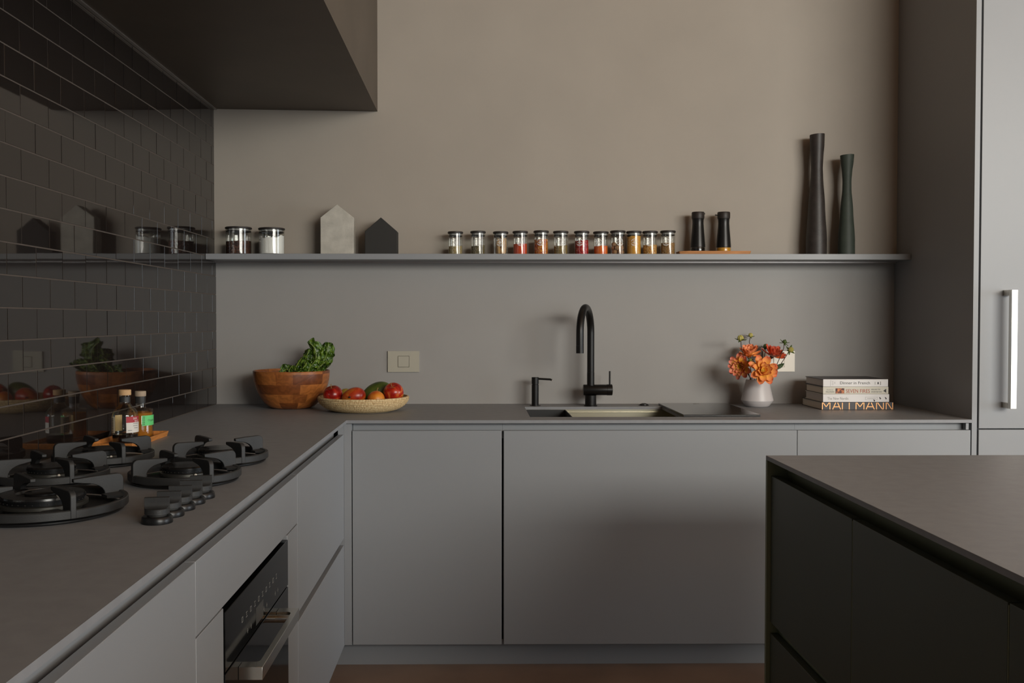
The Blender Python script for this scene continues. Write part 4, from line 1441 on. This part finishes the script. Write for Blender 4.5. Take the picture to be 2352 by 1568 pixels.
dahlia('big open peach and yellow dahlia leaning over the vase rim', 1751, 851, -.245, .0590, 'petal_peach', (.1, -1, .22), R1, 11, (.008, -.030))
dahlia('pink-tipped orange dahlia on the tap side of the bunch', 1701, 840, -.175, .0500, 'petal_pink', (-.62, -.75, -.05), R2, 12, (-.030, -.012))
dahlia('salmon dahlia turned upward at the back of the bunch', 1720, 817, -.092, .0490, 'petal_salmon', (-.1, -.45, 1), R3, 13, (-.016, .020))
dahlia('deep red-orange dahlia in front of the socket plate', 1773, 818, -.090, .0490, 'petal_red', (.3, -.5, 1), R3, 14, (.019, .020))

def bud(label, px, py, y, r, pts, slot, mat='bud_pale', up=(0, 0, 1), nsep=6):
    c = at(px, py, y=y)
    t = thing('dahlia_bud', label, 'flower bud', c, 0, 'dahlia buds in the pale vase')
    q = Vector(up).normalized().to_track_quat('Z', 'Y')
    prof = [(.0001, -r * .8), (r * .55, -r * .7), (r * .95, -r * .2), (r, .15 * r), (r * .8, r * .7), (r * .4, r * 1.0), (.0001, r * 1.1)]
    m = MB().lathe(prof, 32)
    m.v = [tuple(q @ (Vector(p) * (1 + .06 * cos(8 * atan2(p[1], p[0]))))) for p in m.v]
    m.build('bud', mat, t)
    for i in range(nsep):
        a = 2 * pi * i / nsep + px
        s = MB()
        e = .35 if i % 2 else -.25
        def fn(u, v, a=a, e=e):
            sgn = v * 2 - 1
            L = r * (1.5 if nsep < 9 else 2.1)
            x = r * .45 + L * u * cos(e)
            z = -r * .72 + L * u * sin(e) + r * .35 * u * u
            wdt = r * .38 * sin(pi * (.12 + .85 * u))
            p = Vector((x * cos(a) - sgn * wdt * sin(a), x * sin(a) + sgn * wdt * cos(a), z + .2 * r * sgn * sgn))
            return q @ p
        s.grid(fn, 4, 2)
        s.build('sepal', 'bud_green', t, smooth=80)
    m = MB()
    st = [q @ Vector((0, 0, -r * .7))] + [at(a, b, y=yy) - c for a, b, yy in pts] + [q_ - c for q_ in stem_end(slot)]
    m.tube([tuple(p) for p in st], .0015, 8)
    m.build('stem', 'dahlia_stem', t)
bud('plump yellow-green bud on a dark stem above pink dahlia', 1701, 777, -.155, .0125, [(1703, 800, -.155), (1712, 832, -.148)], (-.028, .006), up=(-.15, -.3, 1))
bud('tallest small green bud on a thin curved stem', 1724, 770, -.045, .0095, [(1721, 785, -.042), (1726, 805, -.036), (1733, 840, -.060)], (-.005, .031), mat='bud_pale', up=(.1, -.4, 1))
bud('leafy green bud cluster above the socket plate', 1802, 785, -.150, .0085, [(1800, 800, -.152), (1790, 824, -.155), (1778, 850, -.148)], (.031, .003), mat='bud_green', up=(.2, -.5, 1), nsep=9)
bud('round yellow-green bud in front of the socket corner', 1816, 803, -.165, .0115, [(1806, 817, -.166), (1796, 832, -.168), (1781, 855, -.160)], (.029, -.011), up=(.3, -.9, .3))
bud('dark green closed bud between the salmon and red dahlias', 1759, 796, -.040, .011, [(1757, 812, -.036), (1751, 842, -.060)], (.006, .031), mat='bud_green', up=(.1, -.3, 1))
bud('tiny green bud in the middle of the bunch', 1724, 827, -.222, .0070, [(1733, 831, -.206), (1740, 850, -.178)], (-.003, -.018), mat='bud_pale', up=(0, -1, .1))
# one broad leaf
lfb, lfr = MB(), MB()
c = at(1776, 850, y=-.192)
lft = thing('dahlia_leaf', 'single broad green leaf below the red dahlia', 'leaf', c)
pth = [tuple(at(a, b, y=yy)) for a, b, yy in ((1776, 849, -.192), (1785, 843, -.196), (1793, 839, -.198), (1801, 834, -.194))]
leaf(lfb, lfr, pth, .0105, (-.3, -.55, -1), .2, .05, 4.2, wprof=lambda tt: sin(pi * min(1, .05 + .95 * tt)) ** .8)
lfb.v = [local(lft, *q) for q in lfb.v]
lfr.v = [local(lft, *q) for q in lfr.v]
lfb.build('blade', 'leaf_green', lft, smooth=80)
lfr.tube([(0, 0, 0), tuple(stem_end((.020, -.022))[0] - c), tuple(stem_end((.020, -.022))[1] - c)], .0014, 6)
lfr.build('stalk', 'leaf_green', lft)

# ------------------------------------------------------------------ cookbooks
by0 = -.292                                   # plane of the spines
def book(label, xl, xr, ya, yb, zbot, th, cover, pages, kind):
    t = thing('cookbook', label, 'book', ((xl + xr) / 2, (ya + yb) / 2, zbot), 0, 'stack of cookbooks')
    x0, x1 = xl - t.location.x, xr - t.location.x
    y0_, y1_ = ya - t.location.y, yb - t.location.y
    cv = .0022
    MB().box(x0 + .003, x1 - .003, y0_ + .004, y1_ - .003, cv, th - cv).build('pages', pages, t)
    m = MB()
    m.box(x0, x1, y0_ + .0015, y1_, .0002, cv).box(x0, x1, y0_ + .0015, y1_, th - cv, th)
    m.build('boards', 'cover_black' if kind != 'nordic' else 'cover_cream', t)
    s = MB().box(x0, x1, y0_, y0_ + .004, .0002, th).build('spine', cover, t, bevel=.001)
    wd = x1 - x0
    fs = lambda u, v: (x0 + u, y0_ - .0003, v)
    def txt(s_, h, u, v, mat, width=None, rot=False):
        m = MB()
        add_text(m, s_, h, lambda a, b: fs(u + a, v + b), width, rot)
        o_ = m.build('lettering', mat, s, smooth=0)
        o_['kind'] = 'stuff'
        return o_
    def rect(u0, u1, v0, v1, mat, nm='spine_print'):
        m = MB()
        m.v += [fs(u0, v0), fs(u1, v0), fs(u1, v1), fs(u0, v1)]
        m.f.append((0, 1, 2, 3))
        return m.build(nm, mat, s, smooth=0)
    if kind == 'dinner':
        txt('Dinner in French', th * .36, wd * .26, th * .34, 'ink_dark', wd * .46)
        txt('Melissa', th * .10, wd * .120, th * .12, 'ink_grey', th * .75, True)
        txt('Clark', th * .13, wd * .155, th * .2, 'ink_grey', th * .6, True)
        rect(wd * .175, wd * .181, th * .4, th * .65, 'ink_grey')
        rect(wd * .795, wd * .803, th * .3, th * .65, 'ink_grey')
        rect(wd * .835, wd * .855, th * .34, th * .62, 'ink_dark')
        rect(wd * .876, wd * .888, th * .22, th * .7, 'ink_grey')
    elif kind == 'fires':
        rect(wd * .19, wd * .325, th * .10, th * .80, 'photo_fire', 'spine_photo')
        txt('SEVEN FIRES', th * .50, wd * .35, th * .18, 'ink_red', wd * .365)
        txt('GRILLING THE', th * .17, wd * .735, th * .55, 'ink_dark', wd * .14)
        txt('ARGENTINE WAY', th * .17, wd * .735, th * .22, 'ink_dark', wd * .165)
        txt('FRANCIS', th * .15, wd * .055, th * .50, 'ink_grey', wd * .10)
        txt('MALLMANN', th * .17, wd * .045, th * .22, 'ink_dark', wd * .125)
        m = MB()
        m.v += [fs(wd * .92, th * .45), fs(wd * .965, th * .18), fs(wd * .965, th * .74)]
        m.f.append((0, 1, 2))
        m.build('spine_print', 'ink_dark', s, smooth=0)
    elif kind == 'nordic':
        txt('The New Nordic', th * .34, wd * .065, th * .30, 'ink_grey', wd * .32)
        for q in ((.64, .82, .28, .30), (.64, .82, .62, .64), (.64, .643, .28, .64), (.817, .82, .28, .64), (.665, .795, .45, .49)):
            rect(wd * q[0], wd * q[1], th * q[2], th * q[3], 'ink_grey')
        for (u, v) in ((.86, .48), (.945, .48), (.77, .2)):
            m = MB()
            m.v += [fs(wd * (u - .014), th * (v + .16)), fs(wd * (u + .004), th * (v + .12)), fs(wd * (u + .018), th * (v - .05)), fs(wd * (u + .002), th * (v - .16))]
            m.f.append((0, 3, 2, 1))
            m.build('spine_print', 'ink_dark', s, smooth=0)
    else:
        lines = MB()
        lw = .0032
        def seg(u0, v0, u1, v1, wdt=lw):
            a, b = Vector((u0, v0)), Vector((u1, v1))
            nrm = Vector((-(b - a).y, (b - a).x)).normalized() * wdt / 2
            k0 = len(lines.v)
            for p in (a - nrm, b - nrm, b + nrm, a + nrm):
                lines.v.append(fs(p.x, p.y))
            lines.f.append((k0, k0 + 1, k0 + 2, k0 + 3))
        lo, hi = th * .07, th * .93
        W = wd
        def Mm(u, w_):
            seg(u, lo, u, hi); seg(u + w_, lo, u + w_, hi)
            seg(u + .003, hi, u + w_ / 2, th * .40); seg(u + w_ - .003, hi, u + w_ / 2, th * .40)
        def Aa(u, w_):
            seg(u, lo, u + w_ * .38, hi); seg(u + w_, lo, u + w_ * .62, hi); seg(u + w_ * .18, th * .40, u + w_ * .82, th * .40)
        def Nn(u, w_):
            seg(u, lo, u, hi); seg(u + w_, lo, u + w_, hi); seg(u + .004, hi, u + w_ - .003, lo)
        Mm(W * .012, W * .105)
        Aa(W * .155, W * .11)
        seg(W * .29, lo, W * .29, hi)
        seg(W * .385, lo, W * .385, hi)
        Mm(W * .48, W * .11)
        Aa(W * .62, W * .115)
        Nn(W * .765, W * .095)
        Nn(W * .90, W * .09)
        lines.build('lettering', 'foil_copper', s, smooth=0)['kind'] = 'stuff'
    return t
z = ZC
b4 = (at(1887, 925, y=by0).x, at(2052, 925, y=by0).x)
b3 = (at(1890, 913, y=by0).x, at(2042, 913, y=by0).x)
zs = [at(1950, v, y=by0).z for v in (941.0, 923.0, 904.8, 887.8, 870.5)]
zs[0] = ZC
book('large black cookbook with copper capitals, bottom of the stack', b4[0], b4[1], by0, by0 + .232, zs[0], zs[1] - zs[0] - .0002, 'cover_black', 'paper', 'mallmann')
book('plain white cookbook with pale grey title, second from the bottom', b3[0], b3[1], by0 - .002, by0 + .205, zs[1], zs[2] - zs[1] - .0002, 'cover_white', 'paper_grey', 'nordic')
book('cream cookbook with red capitals and a fire photo', b3[0], b3[1] - .003, by0 - .001, by0 + .200, zs[2], zs[3] - zs[2] - .0002, 'cover_cream', 'paper', 'fires')
book('white cookbook with a black serif title, top of the stack', b3[0], b3[1] - .005, by0 - .002, by0 + .205, zs[3], zs[4] - zs[3] - .0002, 'cover_white', 'paper_grey', 'dinner')

for o in list(bpy.data.objects):
    if 'bx' in o.keys():
        del o['bx']
